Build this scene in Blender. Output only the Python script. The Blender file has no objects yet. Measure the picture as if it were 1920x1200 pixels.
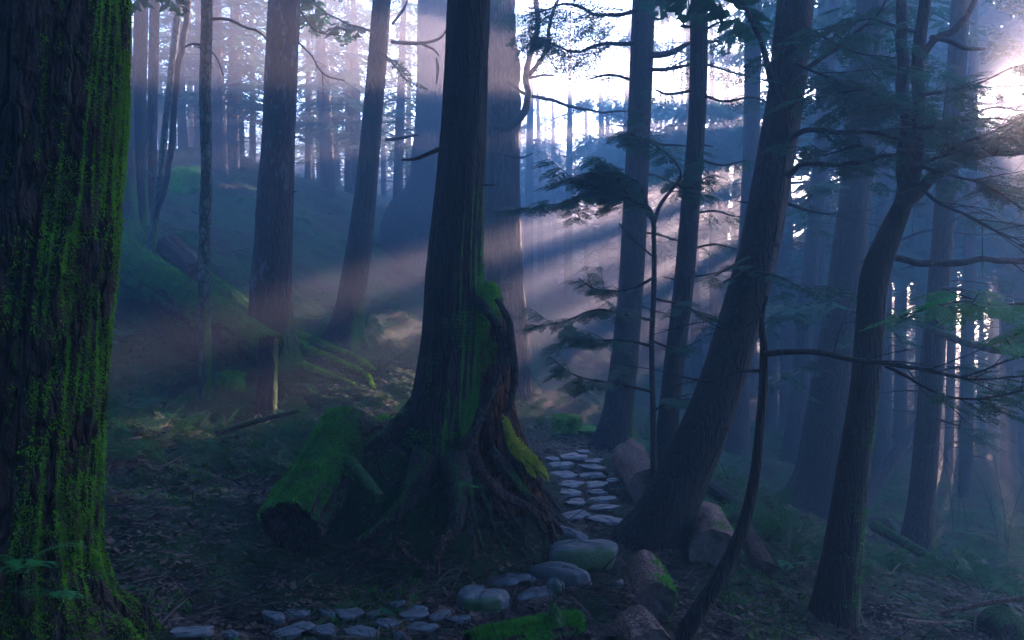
import bpy, math, random
import numpy as np
from math import radians as rad

# ------------------------------------------------------------------ camera, sky, sun, exposure
SC = bpy.context.scene
COL = SC.collection
F = 1500.0                      # focal length in pixels of the 1920 wide photograph
HOR = 560.0                     # horizon row
PITCH = -math.atan((600 - HOR) / F)
CAM = np.array([0.0, 0.0, 2.0])
cd = bpy.data.cameras.new("camera"); cam = bpy.data.objects.new("camera", cd); COL.objects.link(cam)
cd.sensor_width = 36; cd.lens = 36 * F / 1920; cd.clip_end = 1000; cd.clip_start = 0.05
cam.location = CAM; cam.rotation_euler = (math.pi / 2 + PITCH, 0, 0)
SC.camera = cam

_f = np.array([0, math.cos(PITCH), math.sin(PITCH)]); _u = np.array([0, -math.sin(PITCH), math.cos(PITCH)]); _r = np.array([1.0, 0, 0])
def ray(px, py): return _f + _r * (px - 960) / F + _u * (600 - py) / F
def P(px, py, d):
    v = ray(px, py); return CAM + v * (d / v[1])

SUN = ray(1832, 200); SUN /= np.linalg.norm(SUN)          # towards the sun
SUNPX = ray(1868, 182); SUNPX /= np.linalg.norm(SUNPX)     # the brightest opening in the crowns
SUN_EL = math.asin(SUN[2]); SUN_AZ = math.atan2(SUN[0], SUN[1])
w = bpy.data.worlds.new("World"); SC.world = w; w.use_nodes = True
nt = w.node_tree; bg = nt.nodes["Background"]
sky = nt.nodes.new("ShaderNodeTexSky"); sky.sky_type = 'NISHITA'; sky.sun_disc = False
sky.sun_elevation = SUN_EL; sky.sun_rotation = SUN_AZ
sky.air_density = 1.0; sky.dust_density = 0.6; sky.ozone_density = 4.5
nt.links.new(sky.outputs[0], bg.inputs[0]); bg.inputs[1].default_value = 0.085
ld = bpy.data.lights.new("sun", 'SUN'); lo = bpy.data.objects.new("sun", ld); COL.objects.link(lo)
ld.energy = 5.0; ld.angle = rad(0.5); ld.color = (1.0, 0.56, 0.38)
from mathutils import Vector
lo.rotation_euler = Vector(SUN).to_track_quat('Z', 'Y').to_euler()
SC.view_settings.view_transform = 'Standard'; SC.view_settings.look = 'None'
SC.view_settings.exposure = 3.8; SC.view_settings.gamma = 1.0
SC.view_settings.use_white_balance = True; SC.view_settings.white_balance_temperature = 5300; SC.view_settings.white_balance_tint = 8
HAZE_DENSITY = 0.0165
HAZE_G = 0.6
SC.render.engine = 'CYCLES'
cy = SC.cycles
cy.use_denoising = True
try: cy.denoiser = 'OPENIMAGEDENOISE'
except Exception: pass
cy.max_bounces = 4; cy.diffuse_bounces = 2; cy.glossy_bounces = 1; cy.transmission_bounces = 2; cy.volume_bounces = 0
cy.sample_clamp_indirect = 4.0; cy.caustics_reflective = False; cy.caustics_refractive = False
cy.use_adaptive_sampling = False

rng = np.random.default_rng(7)
random.seed(7)

# ------------------------------------------------------------------ noise
def _h(ix, iy, iz, s):
    n = (ix * 374761393 + iy * 668265263 + iz * 1274126177 + s * 974634777) & 0xffffffff
    n = ((n ^ (n >> 13)) * 1274126177) & 0xffffffff
    return ((n ^ (n >> 16)) & 0xffff) / 65535.0
def noise(p, s=0):
    p = np.asarray(p, float); i = np.floor(p).astype(np.int64); f = p - i; f = f * f * (3 - 2 * f)
    x, y, z = i[..., 0], i[..., 1], i[..., 2]; fx, fy, fz = f[..., 0], f[..., 1], f[..., 2]
    def L(a, b, t): return a + (b - a) * t
    c = [[[ _h(x + a, y + b, z + c_, s) for c_ in (0, 1)] for b in (0, 1)] for a in (0, 1)]
    return L(L(L(c[0][0][0], c[1][0][0], fx), L(c[0][1][0], c[1][1][0], fx), fy),
             L(L(c[0][0][1], c[1][0][1], fx), L(c[0][1][1], c[1][1][1], fx), fy), fz) * 2 - 1
def fbm(p, o=3, s=0):
    p = np.asarray(p, float); r = 0; a = 1.0; t = 0
    for k in range(o): r = r + a * noise(p * 2 ** k, s + k); t += a; a *= .5
    return r / t

# ------------------------------------------------------------------ ground height
GC = [(0,1195,4.2),(120,1190,4.1),(300,1150,4.8),(200,900,6.5),(350,1000,5.6),(300,800,8),(385,745,10),(500,812,9.2),(430,650,11.5),
 (520,662,12),(650,648,14),(700,730,11),(600,800,9),(560,880,7.5),(250,560,12),(280,435,15),(345,345,20),(450,295,24),
 (600,400,24),(760,405,25),(700,560,17),(760,690,12.5),(950,775,13),(1060,790,14.5),(1060,830,12),(1080,900,9.3),
 (1080,980,7.6),(1060,1050,6.4),(930,1120,5.4),(700,1180,4.9),(400,1195,4.7),(1180,1180,4.9),(1150,845,12),(1240,880,10),
 (1230,1005,7.2),(1400,1010,7.3),(1560,1190,5.8),(1720,1040,11.5),(1530,975,12),(1480,900,15),(1900,1190,6.5),(1900,1000,15),
 (1700,900,22),(1350,900,12),(1000,650,22),(1000,575,32),(800,385,36),(1300,720,30),(1600,770,40),(1900,790,45),(1200,800,17),(850,640,18)]
pts = [P(*c) for c in GC]
pts += [np.array(c, float) for c in [(-60,60,12),(0,80,5),(60,80,-9),(100,40,-13),(-60,0,9),(0,-30,1),(60,-20,-6),(-10,0,.9),(5,0,-.3),(0,0,.2),
        (2,2,.05),(-2,2,.35),(0,110,3),(-90,110,12),(110,110,-13),(-100,-40,9),(110,-40,-11),(12,0,-1.4),(-20,20,5),(30,10,-4.5),(-35,30,9.5)]]
pts = np.array(pts); _xy = pts[:, :2]
def _phi(a, b): return np.sqrt(((a[:, None] - b[None]) ** 2).sum(-1) + .2)
_A = np.zeros((len(pts) + 3,) * 2); _A[:-3, :-3] = _phi(_xy, _xy) - np.eye(len(pts)) * .05
_A[:-3, -3:] = np.c_[np.ones(len(pts)), _xy]; _A[-3:, :-3] = _A[:-3, -3:].T
_w = np.linalg.solve(_A, np.r_[pts[:, 2], 0, 0, 0])
MND = P(850, 1000, 6.9)[:2]
def gz(x, y, detail=True):
    x = np.atleast_1d(np.asarray(x, float)); y = np.atleast_1d(np.asarray(y, float)); out = np.empty(x.shape).ravel()
    xx = x.ravel(); yy = y.ravel()
    for k in range(0, len(xx), 20000):
        q = np.c_[xx[k:k+20000], yy[k:k+20000]]
        out[k:k+20000] = _phi(q, _xy) @ _w[:-3] + _w[-3] + q @ _w[-2:]
    # the mound the big central tree stands on
    dx = (xx - MND[0]); dy = (yy - MND[1]); e = np.where(dx < 0, dx / 1.15, dx / .95)
    rr = np.sqrt(e ** 2 + (dy / 1.05) ** 2) * (1 + .18 * noise(np.c_[xx * 1.7, yy * 1.7, xx * 0], 5))
    out += .78 * (1 / (1 + np.exp((rr - .72) * 7)))
    if detail:
        D = np.sqrt(xx ** 2 + yy ** 2)
        path = np.minimum(1, np.abs(np.hypot(xx - np.interp(yy, [4.5, 5.5, 6.5, 7.5, 9, 12], [-1, 0, .5, .6, .75, .85]), 0)) / .6)
        q = np.c_[xx, yy, xx * 0]
        out += (.12 * fbm(q * .7, 2, 1) + .07 * fbm(q * 2.2, 2, 3) * (.35 + .65 * path) + .03 * fbm(q * 9, 2, 9) * (.4 + .6 * path)) * np.clip(D / 3, 0, 1)
    out = np.minimum(out, 11 + .2 * (out - 11))
    return out.reshape(x.shape)
def g1(x, y): return float(gz(x, y)[0])
def hit(px, py, d0=2.0, d1=110):
    ds = np.concatenate([np.linspace(d0, 30, 700), np.linspace(30, d1, 400)])
    v = ray(px, py); q = CAM[None] + v[None] * (ds / v[1])[:, None]
    below = np.nonzero(q[:, 2] < gz(q[:, 0], q[:, 1]))[0]
    i = below[0] if len(below) else len(ds) - 1
    return q[i]
def hd(px, py): return hit(px, py)[1]

# ------------------------------------------------------------------ mesh building
class MB:
    def __init__(s): s.v = []; s.q = []; s.t = []; s.qm = []; s.tm = []; s.n = 0
    def add(s, v, q=None, t=None, m=0):
        v = np.asarray(v, float).reshape(-1, 3)
        if q is not None and len(q): q = np.asarray(q, np.int64); s.q.append(q + s.n); s.qm.append(np.full(len(q), m))
        if t is not None and len(t): t = np.asarray(t, np.int64); s.t.append(t + s.n); s.tm.append(np.full(len(t), m))
        s.v.append(v); s.n += len(v)
    def build(s, name, mats, parent=None, origin=None, smooth=True):
        v = np.concatenate(s.v)
        root = parent
        while root is not None and root.parent is not None: root = root.parent
        o0 = np.array(root.location) if root is not None else (np.zeros(3) if origin is None else np.array(origin, float))
        v = v - o0
        q = np.concatenate(s.q) if s.q else np.zeros((0, 4), np.int64); t = np.concatenate(s.t) if s.t else np.zeros((0, 3), np.int64)
        me = bpy.data.meshes.new(name)
        me.vertices.add(len(v)); me.vertices.foreach_set('co', v.ravel().astype(np.float32))
        nl = q.size + t.size; me.loops.add(nl); me.loops.foreach_set('vertex_index', np.r_[q.ravel(), t.ravel()].astype(np.int32))
        npol = len(q) + len(t); me.polygons.add(npol)
        st = np.r_[np.arange(len(q)) * 4, len(q) * 4 + np.arange(len(t)) * 3].astype(np.int32)
        me.polygons.foreach_set('loop_start', st)
        mi = np.concatenate(s.qm + s.tm) if (s.qm or s.tm) else np.zeros(0)
        me.polygons.foreach_set('material_index', mi.astype(np.int32))
        me.polygons.foreach_set('use_smooth', np.full(npol, smooth))
        me.update(calc_edges=True); me.validate()
        for m in (mats if isinstance(mats, (list, tuple)) else [mats]): me.materials.append(m)
        o = bpy.data.objects.new(name, me); COL.objects.link(o)
        if parent is not None: o.parent = parent
        else: o.location = o0
        return o
def tag(o, label, cat, group=None):
    o['label'] = label; o['category'] = cat
    if group: o['group'] = group
    return o
def thing(name, loc, label, cat, group=None):
    o = bpy.data.objects.new(name, None); COL.objects.link(o); o.location = [float(c) for c in loc]; o.empty_display_size = .2
    return tag(o, label, cat, group)

def spline(p, n):
    p = np.asarray(p, float); k = len(p)
    if k == 2: t = np.linspace(0, 1, n)[:, None]; return p[0] * (1 - t) + p[1] * t
    seg = np.r_[0, np.cumsum(np.maximum(1e-6, np.linalg.norm(np.diff(p[:, :3], axis=0), axis=1)))]; seg /= seg[-1]
    m = np.gradient(p, seg, axis=0)
    tt = np.linspace(0, 1, n); i = np.clip(np.searchsorted(seg, tt, 'right') - 1, 0, k - 2)
    h = (seg[i + 1] - seg[i])[:, None]; u = ((tt - seg[i])[:, None]) / h
    return (2*u**3-3*u**2+1)*p[i] + (u**3-2*u**2+u)*h*m[i] + (-2*u**3+3*u**2)*p[i+1] + (u**3-u**2)*h*m[i+1]
def tube(mb, pr, sides=12, step=.08, amp=.0, kth=2.0, kz=1.0, flare=0, lobes=5, flh=.6, s=0, m=0, caps=False, n=None, amp2=0.0):
    """pr: rows (x,y,z,r); flare widens the start of the tube with root lobes"""
    pr = np.asarray(pr, float)
    L = np.linalg.norm(np.diff(pr[:, :3], axis=0), axis=1).sum()
    n = n or max(3, int(L / step) + 1)
    q = spline(pr, n); c = q[:, :3]; r = np.maximum(q[:, 3], .0006)
    T = np.gradient(c, axis=0); T /= np.linalg.norm(T, axis=1)[:, None] + 1e-9
    a = np.array([0, 1.0, 0]) if abs(T[0][2]) > .7 else np.array([0, 0, 1.0])
    N = np.empty_like(T); x = np.cross(a, T[0]); x /= np.linalg.norm(x); N[0] = x
    for i in range(1, n):
        x = N[i-1] - T[i] * (N[i-1] @ T[i]); N[i] = x / (np.linalg.norm(x) + 1e-9)
    B = np.cross(T, N)
    th = np.linspace(0, 2 * math.pi, sides, endpoint=False)
    sl = np.r_[0, np.cumsum(np.linalg.norm(np.diff(c, axis=0), axis=1))]
    ct, stt = np.cos(th), np.sin(th)
    R_ = np.repeat(r[:, None], sides, 1)
    if amp:
        pp = np.stack([np.broadcast_to(ct * kth, (n, sides)), np.broadcast_to(stt * kth, (n, sides)), np.broadcast_to((sl * kz)[:, None], (n, sides))], -1) + s * 7.3
        R_ = R_ * (1 + amp * fbm(pp, 3, s))
    if amp2:
        pp = np.stack([np.broadcast_to(ct * kth * 4, (n, sides)), np.broadcast_to(stt * kth * 4, (n, sides)), np.broadcast_to((sl * kz * 3)[:, None], (n, sides))], -1) + s * 3.1
        rg = 1 - np.abs(noise(pp, s + 5)) * 2
        R_ = R_ * (1 + amp2 * rg)
    if flare:
        rnd = random.Random(s); fl = np.zeros(sides)
        for k in range(lobes):
            a0 = (k + rnd.uniform(-.3, .3)) * 2 * math.pi / lobes; w_ = rnd.uniform(.25, .5)
            dth = np.angle(np.exp(1j * (th - a0))); fl += rnd.uniform(.6, 1.3) * np.exp(-(dth / w_) ** 2)
        e = np.exp(-sl / flh)
        R_ = R_ * (1 + flare * (e ** 1.3)[:, None] * (.35 + fl[None]) + .12 * flare * np.exp(-sl / (flh * 4))[:, None] * fl[None])
    V = c[:, None] + R_[..., None] * (N[:, None] * ct[None, :, None] + B[:, None] * stt[None, :, None])
    i = np.arange(n - 1)[:, None] * sides; j = np.arange(sides)[None]; j2 = (j + 1) % sides
    Q = np.stack([i + j, i + j2, i + sides + j2, i + sides + j], -1).reshape(-1, 4)
    V = V.reshape(-1, 3)
    if caps:
        tt = []
        for e, base in ((0, 0), (1, (n - 1) * sides)):
            V = np.vstack([V, c[0] if e == 0 else c[-1]]); ci = len(V) - 1
            for k in range(sides):
                a_, b_ = base + k, base + (k + 1) % sides
                tt.append((ci, b_, a_) if e == 0 else (ci, a_, b_))
        mb.add(V, Q, tt, m=m)
    else: mb.add(V, Q, m=m)
    return q, N, B, R_

# ------------------------------------------------------------------ materials
def mat(name):
    m = bpy.data.materials.new(name); m.use_nodes = True; nt = m.node_tree
    return m, nt, nt.nodes["Principled BSDF"]
def nd(nt, t, **k):
    n = nt.nodes.new(t)
    for a, b in k.items(): setattr(n, a, b)
    return n
def ramp(nt, src, stops):
    r = nd(nt, 'ShaderNodeValToRGB'); cr = r.color_ramp
    while len(cr.elements) < len(stops): cr.elements.new(.5)
    for e, (p_, c) in zip(cr.elements, stops): e.position = p_; e.color = (*c, 1) if len(c) == 3 else c
    nt.links.new(src, r.inputs[0]); return r.outputs[0]
def noisetex(nt, scale, detail=4, rough=.6, zs=1.0, xs=1.0, coord='Object', dist=0):
    tc = nd(nt, 'ShaderNodeTexCoord'); mp = nd(nt, 'ShaderNodeMapping'); mp.inputs['Scale'].default_value = (xs, xs, zs)
    n = nd(nt, 'ShaderNodeTexNoise'); n.inputs['Scale'].default_value = scale; n.inputs['Detail'].default_value = detail
    n.inputs['Roughness'].default_value = rough; n.inputs['Distortion'].default_value = dist
    nt.links.new(tc.outputs[coord], mp.inputs[0]); nt.links.new(mp.outputs[0], n.inputs[0]); return n.outputs[0]
def mth(nt, op, a, b=None, clamp=False):
    n = nd(nt, 'ShaderNodeMath', operation=op); n.use_clamp = clamp
    for i, v in enumerate((a, b)):
        if v is None: continue
        if isinstance(v, (int, float)): n.inputs[i].default_value = v
        else: nt.links.new(v, n.inputs[i])
    return n.outputs[0]
def mixc(nt, f, a, b):
    n = nd(nt, 'ShaderNodeMix', data_type='RGBA')
    nt.links.new(f, n.inputs[0])
    for i, v in ((6, a), (7, b)):
        if isinstance(v, tuple): n.inputs[i].default_value = (*v, 1)
        else: nt.links.new(v, n.inputs[i])
    return n.outputs[2]
def ndot(nt, d):
    g = nd(nt, 'ShaderNodeNewGeometry'); v = nd(nt, 'ShaderNodeVectorMath', operation='DOT_PRODUCT')
    d = np.array(d, float); d /= np.linalg.norm(d)
    nt.links.new(g.outputs['Normal'], v.inputs[0]); v.inputs[1].default_value = d; return v.outputs['Value']
def bump(nt, bs, h, st, dist):
    b = nd(nt, 'ShaderNodeBump'); b.inputs['Strength'].default_value = st; b.inputs['Distance'].default_value = dist
    nt.links.new(h, b.inputs['Height']); nt.links.new(b.outputs[0], bs.inputs['Normal'])
def bark(name, dark, light, furrow=22, zs=.14, moss=None, mdir=(1, -.3, .2), mthr=.5, mcol=((.012, .05, .004), (.06, .17, .012)), bst=.9, bd=.03, lichen=None, low=None, rough=.8):
    m, nt, bs = mat(name)
    a = noisetex(nt, furrow, 6, .65, zs=zs); b = noisetex(nt, 3.1, 3, .6); c = noisetex(nt, 70, 3, .6, zs=.5)
    tc = nd(nt, 'ShaderNodeTexCoord'); mp = nd(nt, 'ShaderNodeMapping'); mp.inputs['Scale'].default_value = (1, 1, max(.16, zs * 1.1)); nt.links.new(tc.outputs['Object'], mp.inputs[0])
    nz = nd(nt, 'ShaderNodeTexNoise'); nz.inputs['Scale'].default_value = 9; nz.inputs['Detail'].default_value = 4; nt.links.new(mp.outputs[0], nz.inputs[0])
    mv = nd(nt, 'ShaderNodeMix', data_type='RGBA', blend_type='LINEAR_LIGHT'); mv.inputs[0].default_value = .09; nt.links.new(mp.outputs[0], mv.inputs[6]); nt.links.new(nz.outputs[1], mv.inputs[7])
    vo = nd(nt, 'ShaderNodeTexVoronoi', feature='DISTANCE_TO_EDGE'); vo.inputs['Scale'].default_value = furrow * 1.1; nt.links.new(mv.outputs[2], vo.inputs['Vector'])
    crack = mth(nt, 'MULTIPLY', vo.outputs[0], 5.0, True)
    h = mth(nt, 'ADD', mth(nt, 'ADD', a, mth(nt, 'MULTIPLY', c, .35)), mth(nt, 'MULTIPLY', crack, .8))
    col = ramp(nt, a, [(.36, dark), (.5, tuple((x + y) / 2 for x, y in zip(dark, light))), (.66, light)])
    col = mixc(nt, ramp(nt, b, [(.35, (0, 0, 0)), (.7, (1, 1, 1))]), col, mixc(nt, c, dark, light))
    col = mixc(nt, crack, tuple(x * .35 for x in dark), col)
    if lichen:
        lm = ramp(nt, noisetex(nt, 9, 5, .7, zs=.35), [(.56, (0, 0, 0)), (.62, (1, 1, 1))]); col = mixc(nt, lm, col, lichen)
    if moss:
        dt = ndot(nt, mdir)
        mn = noisetex(nt, 5.5, 5, .7, zs=.6)
        v = mth(nt, 'ADD', mth(nt, 'MULTIPLY', dt, .5), mth(nt, 'MULTIPLY', mn, moss))
        if low:       # moss climbs only so far up from the base
            tc = nd(nt, 'ShaderNodeTexCoord'); sx = nd(nt, 'ShaderNodeSeparateXYZ'); nt.links.new(tc.outputs['Object'], sx.inputs[0])
            v = mth(nt, 'SUBTRACT', v, mth(nt, 'MULTIPLY', sx.outputs[2], low))
        mk = ramp(nt, v, [(mthr, (0, 0, 0)), (mthr + .09, (1, 1, 1))])
        mc = mixc(nt, ramp(nt, noisetex(nt, 38, 5, .75), [(.35, (0, 0, 0)), (.66, (1, 1, 1))]), *mcol)
        col = mixc(nt, mk, col, mc)
        h = mth(nt, 'ADD', h, mth(nt, 'MULTIPLY', mk, noisetex(nt, 60, 4, .8)))
    nt.links.new(col, bs.inputs['Base Color']); bs.inputs['Roughness'].default_value = rough; bs.inputs['Specular IOR Level'].default_value = .25
    bump(nt, bs, h, bst, bd); return m
M = {}
M['bark_big'] = bark('mossy_old_bark', (.002, .002, .002), (.045, .026, .02), 11, .3, moss=.42, mdir=(1, .0, .0), mthr=.70, mcol=((.008, .05, .003), (.09, .30, .012)), bst=1, bd=.1, rough=.5)
M['bark_red'] = bark('reddish_bark', (.013, .008, .007), (.08, .042, .036), 20, .16, moss=.5, mdir=(1, -.4, -.2), mthr=.62, lichen=(.12, .11, .12), low=.16)
M['bark_grey'] = bark('grey_bark', (.010, .009, .010), (.05, .042, .042), 20, .12, moss=.5, mdir=(1, -.2, .1), mthr=.60, low=.10)
M['bark_dark'] = bark('dark_bark', (.004, .0035, .004), (.022, .017, .016), 20, .10, moss=.5, mdir=(1, .1, .1), mthr=.60, low=.13)
M['bark_centre'] = bark('dark_fluted_bark', (.0035, .003, .0035), (.024, .017, .016), 18, .07, moss=.6, mdir=(1, -.3, .1), mthr=.56, mcol=((.012, .06, .004), (.07, .22, .012)), low=.10, bd=.05)
M['bark_alder'] = bark('mottled_alder_bark', (.03, .04, .035), (.13, .15, .13), 12, .5, moss=.6, mdir=(.5, -.4, -.3), mthr=.58, lichen=(.2, .22, .2), low=.12)
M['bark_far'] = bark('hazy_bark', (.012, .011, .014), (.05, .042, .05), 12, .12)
M['twig'] = bark('thin_limb_bark', (.010, .009, .009), (.04, .034, .032), 25, .5, bst=.4)
M['twig_moss'] = bark('mossy_limb_bark', (.012, .012, .010), (.045, .04, .03), 25, .6, moss=.6, mdir=(0, 0, 1), mthr=.5)
M['snag'] = bark('weathered_snag_wood', (.02, .017, .02), (.12, .10, .11), 16, .05, bst=1, bd=.08)
M['log_moss'] = bark('mossy_log_bark', (.012, .010, .008), (.05, .035, .025), 12, .5, moss=.9, mdir=(-.25, -.2, 1), mthr=.52, mcol=((.008, .04, .006), (.05, .14, .018)), bst=1, bd=.05)
M['log_bare'] = bark('stripped_log_wood', (.06, .035, .028), (.36, .20, .15), 26, 1, moss=.4, mdir=(.4, -.4, -.5), mthr=.66, bst=.7, bd=.02)
M['root'] = bark('red_root_wood', (.014, .007, .005), (.10, .045, .03), 20, .4, moss=.5, mdir=(.2, 0, 1), mthr=.80, bst=.9, bd=.03)
M['rootdark'] = bark('dark_root_bark', (.007, .006, .006), (.045, .032, .028), 20, .4, moss=.8, mdir=(0, -.1, 1), mthr=.66, mcol=((.008,.03,.004),(.03,.09,.012)))
M['rot'] = bark('rotten_red_wood', (.02, .008, .004), (.26, .085, .035), 16, .08, moss=.6, mdir=(.2, -.2, 1), mthr=.76, bst=1, bd=.06)
def cutmat():
    m, nt, bs = mat('cut_wood'); tc = nd(nt, 'ShaderNodeTexCoord')
    n = noisetex(nt, 14, 5, .7)
    col = ramp(nt, n, [(.3, (.012, .009, .008)), (.55, (.07, .05, .045)), (.75, (.14, .10, .09))])
    nt.links.new(col, bs.inputs['Base Color']); bs.inputs['Roughness'].default_value = .8; bump(nt, bs, n, .8, .03); return m
M['cut'] = cutmat()
def simple(name, c0, c1, sc=30, rough=.75, trans=0, bst=.5, bd=.01, spec=.2, coord='Object', lo_=.35, hi=.65):
    m, nt, bs = mat(name); n = noisetex(nt, sc, 4, .65, coord=coord)
    col = ramp(nt, n, [(lo_, c0), (hi, c1)])
    nt.links.new(col, bs.inputs['Base Color']); bs.inputs['Roughness'].default_value = rough; bs.inputs['Specular IOR Level'].default_value = spec
    if bst: bump(nt, bs, n, bst, bd)
    if trans:
        tr = nd(nt, 'ShaderNodeBsdfTranslucent'); mx = nd(nt, 'ShaderNodeMixShader'); mx.inputs[0].default_value = trans
        nt.links.new(mixc(nt, mth(nt, 'MULTIPLY', n, 1.0), tuple(c * 1.3 for c in c1), tuple(c * 2.0 for c in c1)), tr.inputs[0])
        nt.links.new(bs.outputs[0], mx.inputs[1]); nt.links.new(tr.outputs[0], mx.inputs[2])
        nt.links.new(mx.outputs[0], nt.nodes['Material Output'].inputs[0])
    return m
M['leaf'] = simple('hemlock_needles', (.008, .045, .028), (.025, .10, .05), 3, .55, trans=.3, bst=0)
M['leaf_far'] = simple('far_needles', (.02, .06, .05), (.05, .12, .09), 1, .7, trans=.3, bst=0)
M['leaf_near'] = simple('bright_needles', (.02, .09, .02), (.05, .20, .05), 9, .5, trans=.35, bst=0)
M['fern'] = simple('fern_leaf', (.010, .06, .02), (.03, .16, .05), 9, .5, trans=.3, bst=0)
M['moss'] = simple('moss', (.012, .06, .004), (.07, .22, .012), 24, .9, bst=1, bd=.02)
M['moss_sunlit'] = simple('sunlit_yellow_moss', (.08, .12, .006), (.30, .30, .015), 20, .9, bst=1, bd=.02)  # moss with the yellow of sunlight put into its colour
M['mosstuft'] = simple('moss_strands', (.012, .04, .003), (.13, .29, .015), 5, .8, trans=.4, bst=0)
M['mosstuft_d'] = simple('dark_moss_strands', (.01, .05, .005), (.08, .25, .02), 5, .8, trans=.25, bst=0)
M['mosstuft_sunlit'] = simple('sunlit_yellow_strands', (.12, .16, .01), (.40, .38, .02), 9, .8, trans=.3, bst=0)  # moss strands coloured as if the sun lit them
M['litter'] = simple('litter_bits', (.012, .008, .007), (.11, .065, .048), 2.6, .7, bst=0)
M['stick'] = simple('dead_twigs', (.014, .010, .009), (.13, .10, .085), 1.7, .75, bst=0, lo_=.45, hi=.75)
M['under'] = simple('undergrowth_leaf', (.010, .035, .010), (.03, .10, .028), 3, .7, trans=.25, bst=0)
def rockmat(name, c0, c1, mossy):
    m, nt, bs = mat(name); n = noisetex(nt, 9, 7, .7); n2 = noisetex(nt, 2.5, 3, .6)
    col = ramp(nt, n, [(.3, c0), (.7, c1)])
    if mossy:
        v = mth(nt, 'ADD', mth(nt, 'MULTIPLY', ndot(nt, (.1, -.8, .1)), .2), n2)
        col = mixc(nt, ramp(nt, v, [(.62, (0, 0, 0)), (.72, (1, 1, 1))]), col, (.02, .055, .012))
    nt.links.new(col, bs.inputs['Base Color']); bs.inputs['Roughness'].default_value = .55; bs.inputs['Specular IOR Level'].default_value = .5
    bump(nt, bs, n, .7, .03); return m
M['rock'] = rockmat('path_stone', (.028, .031, .035), (.11, .115, .13), False)
M['rock_moss'] = rockmat('mossy_stone', (.035, .04, .042), (.12, .125, .135), True)
def groundmat():
    m, nt, bs = mat('forest_soil')
    a = noisetex(nt, 1.1, 4, .6); b = noisetex(nt, 14, 6, .75); c = noisetex(nt, 55, 4, .8)
    col = ramp(nt, b, [(.3, (.004, .0035, .004)), (.5, (.013, .010, .009)), (.72, (.040, .028, .024))])
    g = ramp(nt, mth(nt, 'ADD', a, mth(nt, 'MULTIPLY', b, .4)), [(.60, (0, 0, 0)), (.80, (1, 1, 1))])
    col = mixc(nt, g, col, mixc(nt, c, (.008, .028, .006), (.03, .08, .016)))
    nt.links.new(col, bs.inputs['Base Color']); bs.inputs['Roughness'].default_value = .85; bs.inputs['Specular IOR Level'].default_value = .2
    bump(nt, bs, mth(nt, 'ADD', b, mth(nt, 'MULTIPLY', c, .5)), 1, .06); return m
M['ground'] = groundmat()

# ------------------------------------------------------------------ ground sheet
def make_ground():
    # polar-ish grid, fine near the camera
    xs = np.unique(np.concatenate([np.linspace(-105, -22, 34), np.linspace(-22, -6, 90), np.linspace(-6, 7, 330), np.linspace(7, 26, 110), np.linspace(26, 105, 34)]))
    ys = np.unique(np.concatenate([np.linspace(-40, 2, 24), np.linspace(2, 3.8, 24), np.linspace(3.8, 16, 330), np.linspace(16, 40, 130), np.linspace(40, 105, 40)]))
    X, Y = np.meshgrid(xs, ys); Z = gz(X, Y)
    nx, ny = len(xs), len(ys); i = (np.arange(ny - 1)[:, None] * nx + np.arange(nx - 1)[None])
    Q = np.stack([i, i + 1, i + nx + 1, i + nx], -1).reshape(-1, 4)
    mb = MB(); mb.add(np.stack([X, Y, Z], -1), Q); o = mb.build('ground', M['ground']); o['kind'] = 'structure'; return Z.min()
ZMIN = make_ground()

# ------------------------------------------------------------------ sun windows through the canopy
_S = np.array([SUN @ _r, SUN @ _u, SUN @ _f])
def sun_polar(p):
    """angle (0 = left of the sun, 90 = below it) and distance from the line camera-sun"""
    q = np.asarray(p, float) - CAM; q = q - (q @ SUN)[..., None] * SUN
    a, b, c = q @ _r, q @ _u, q @ _f
    dx = (a * _S[2] - _S[0] * c); dy = (b * _S[2] - _S[1] * c)
    return np.degrees(np.arctan2(-dy, -dx)), np.linalg.norm(q, axis=-1)
# (angle0, angle1, r0, r1): shafts between the crowns
GAPS = [(-10, -8.4, 4, 40), (-7.4, -6, 4, 40), (-5, -3.6, 4, 40), (-2.8, -1.6, 4, 40), (2.2, 4.0, 3.4, 40), (13, 14.6, 3, 40), (15.4, 17, 3, 40), (19.3, 20.5, 3.6, 40), (21.7, 23, 3.6, 40),
        (25, 26.3, 3.6, 40), (27.5, 28.8, 3.6, 40), (31, 32.4, 3.6, 40), (34, 35.3, 3.6, 40), (37, 38.6, 3.6, 9), (41, 43, 3.6, 8), (52, 57, 5.5, 20), (63, 72, 5.5, 20), (77, 87, 5, 20), (92, 101, 5, 20), (106, 122, 4.5, 20), (-16, -13, 4, 40)]
FLECKS = [(P(1005, 860, 6.35), .30), (P(930, 555, 6.6), .22), (P(745, 720, 8.3), .35), (P(690, 700, 10.8), .45), (P(290, 140, 15), .5), (P(288, 260, 15), .4), (P(345, 335, 20), .6), (P(1060, 795, 14), .4),
          (P(1070, 900, 9.5), .18), (P(1130, 960, 8), .15), (P(650, 780, 6.7), .16)]
def in_gap(p, size=0.0):
    a, r = sun_polar(p); g = np.zeros(a.shape, bool); pad = np.degrees(.30 * size / np.maximum(r, .5)); pad = np.minimum(pad, .75)
    for a0, a1, r0, r1 in GAPS: g |= (a > a0 - pad) & (a < a1 + pad) & (r > r0) & (r < r1)
    q = p - (CAM + _r * 1.0 + _u * .5); q = q - (q @ SUN)[:, None] * SUN; g |= np.linalg.norm(q, axis=1) < .70 + .05 * size       # the opening the low sun shines through
    for c, rad_ in FLECKS:
        q = p - c; q = q - (q @ SUN)[:, None] * SUN; g |= (np.linalg.norm(q, axis=1) < rad_ * .7 + .10 * size)
    return g

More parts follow.
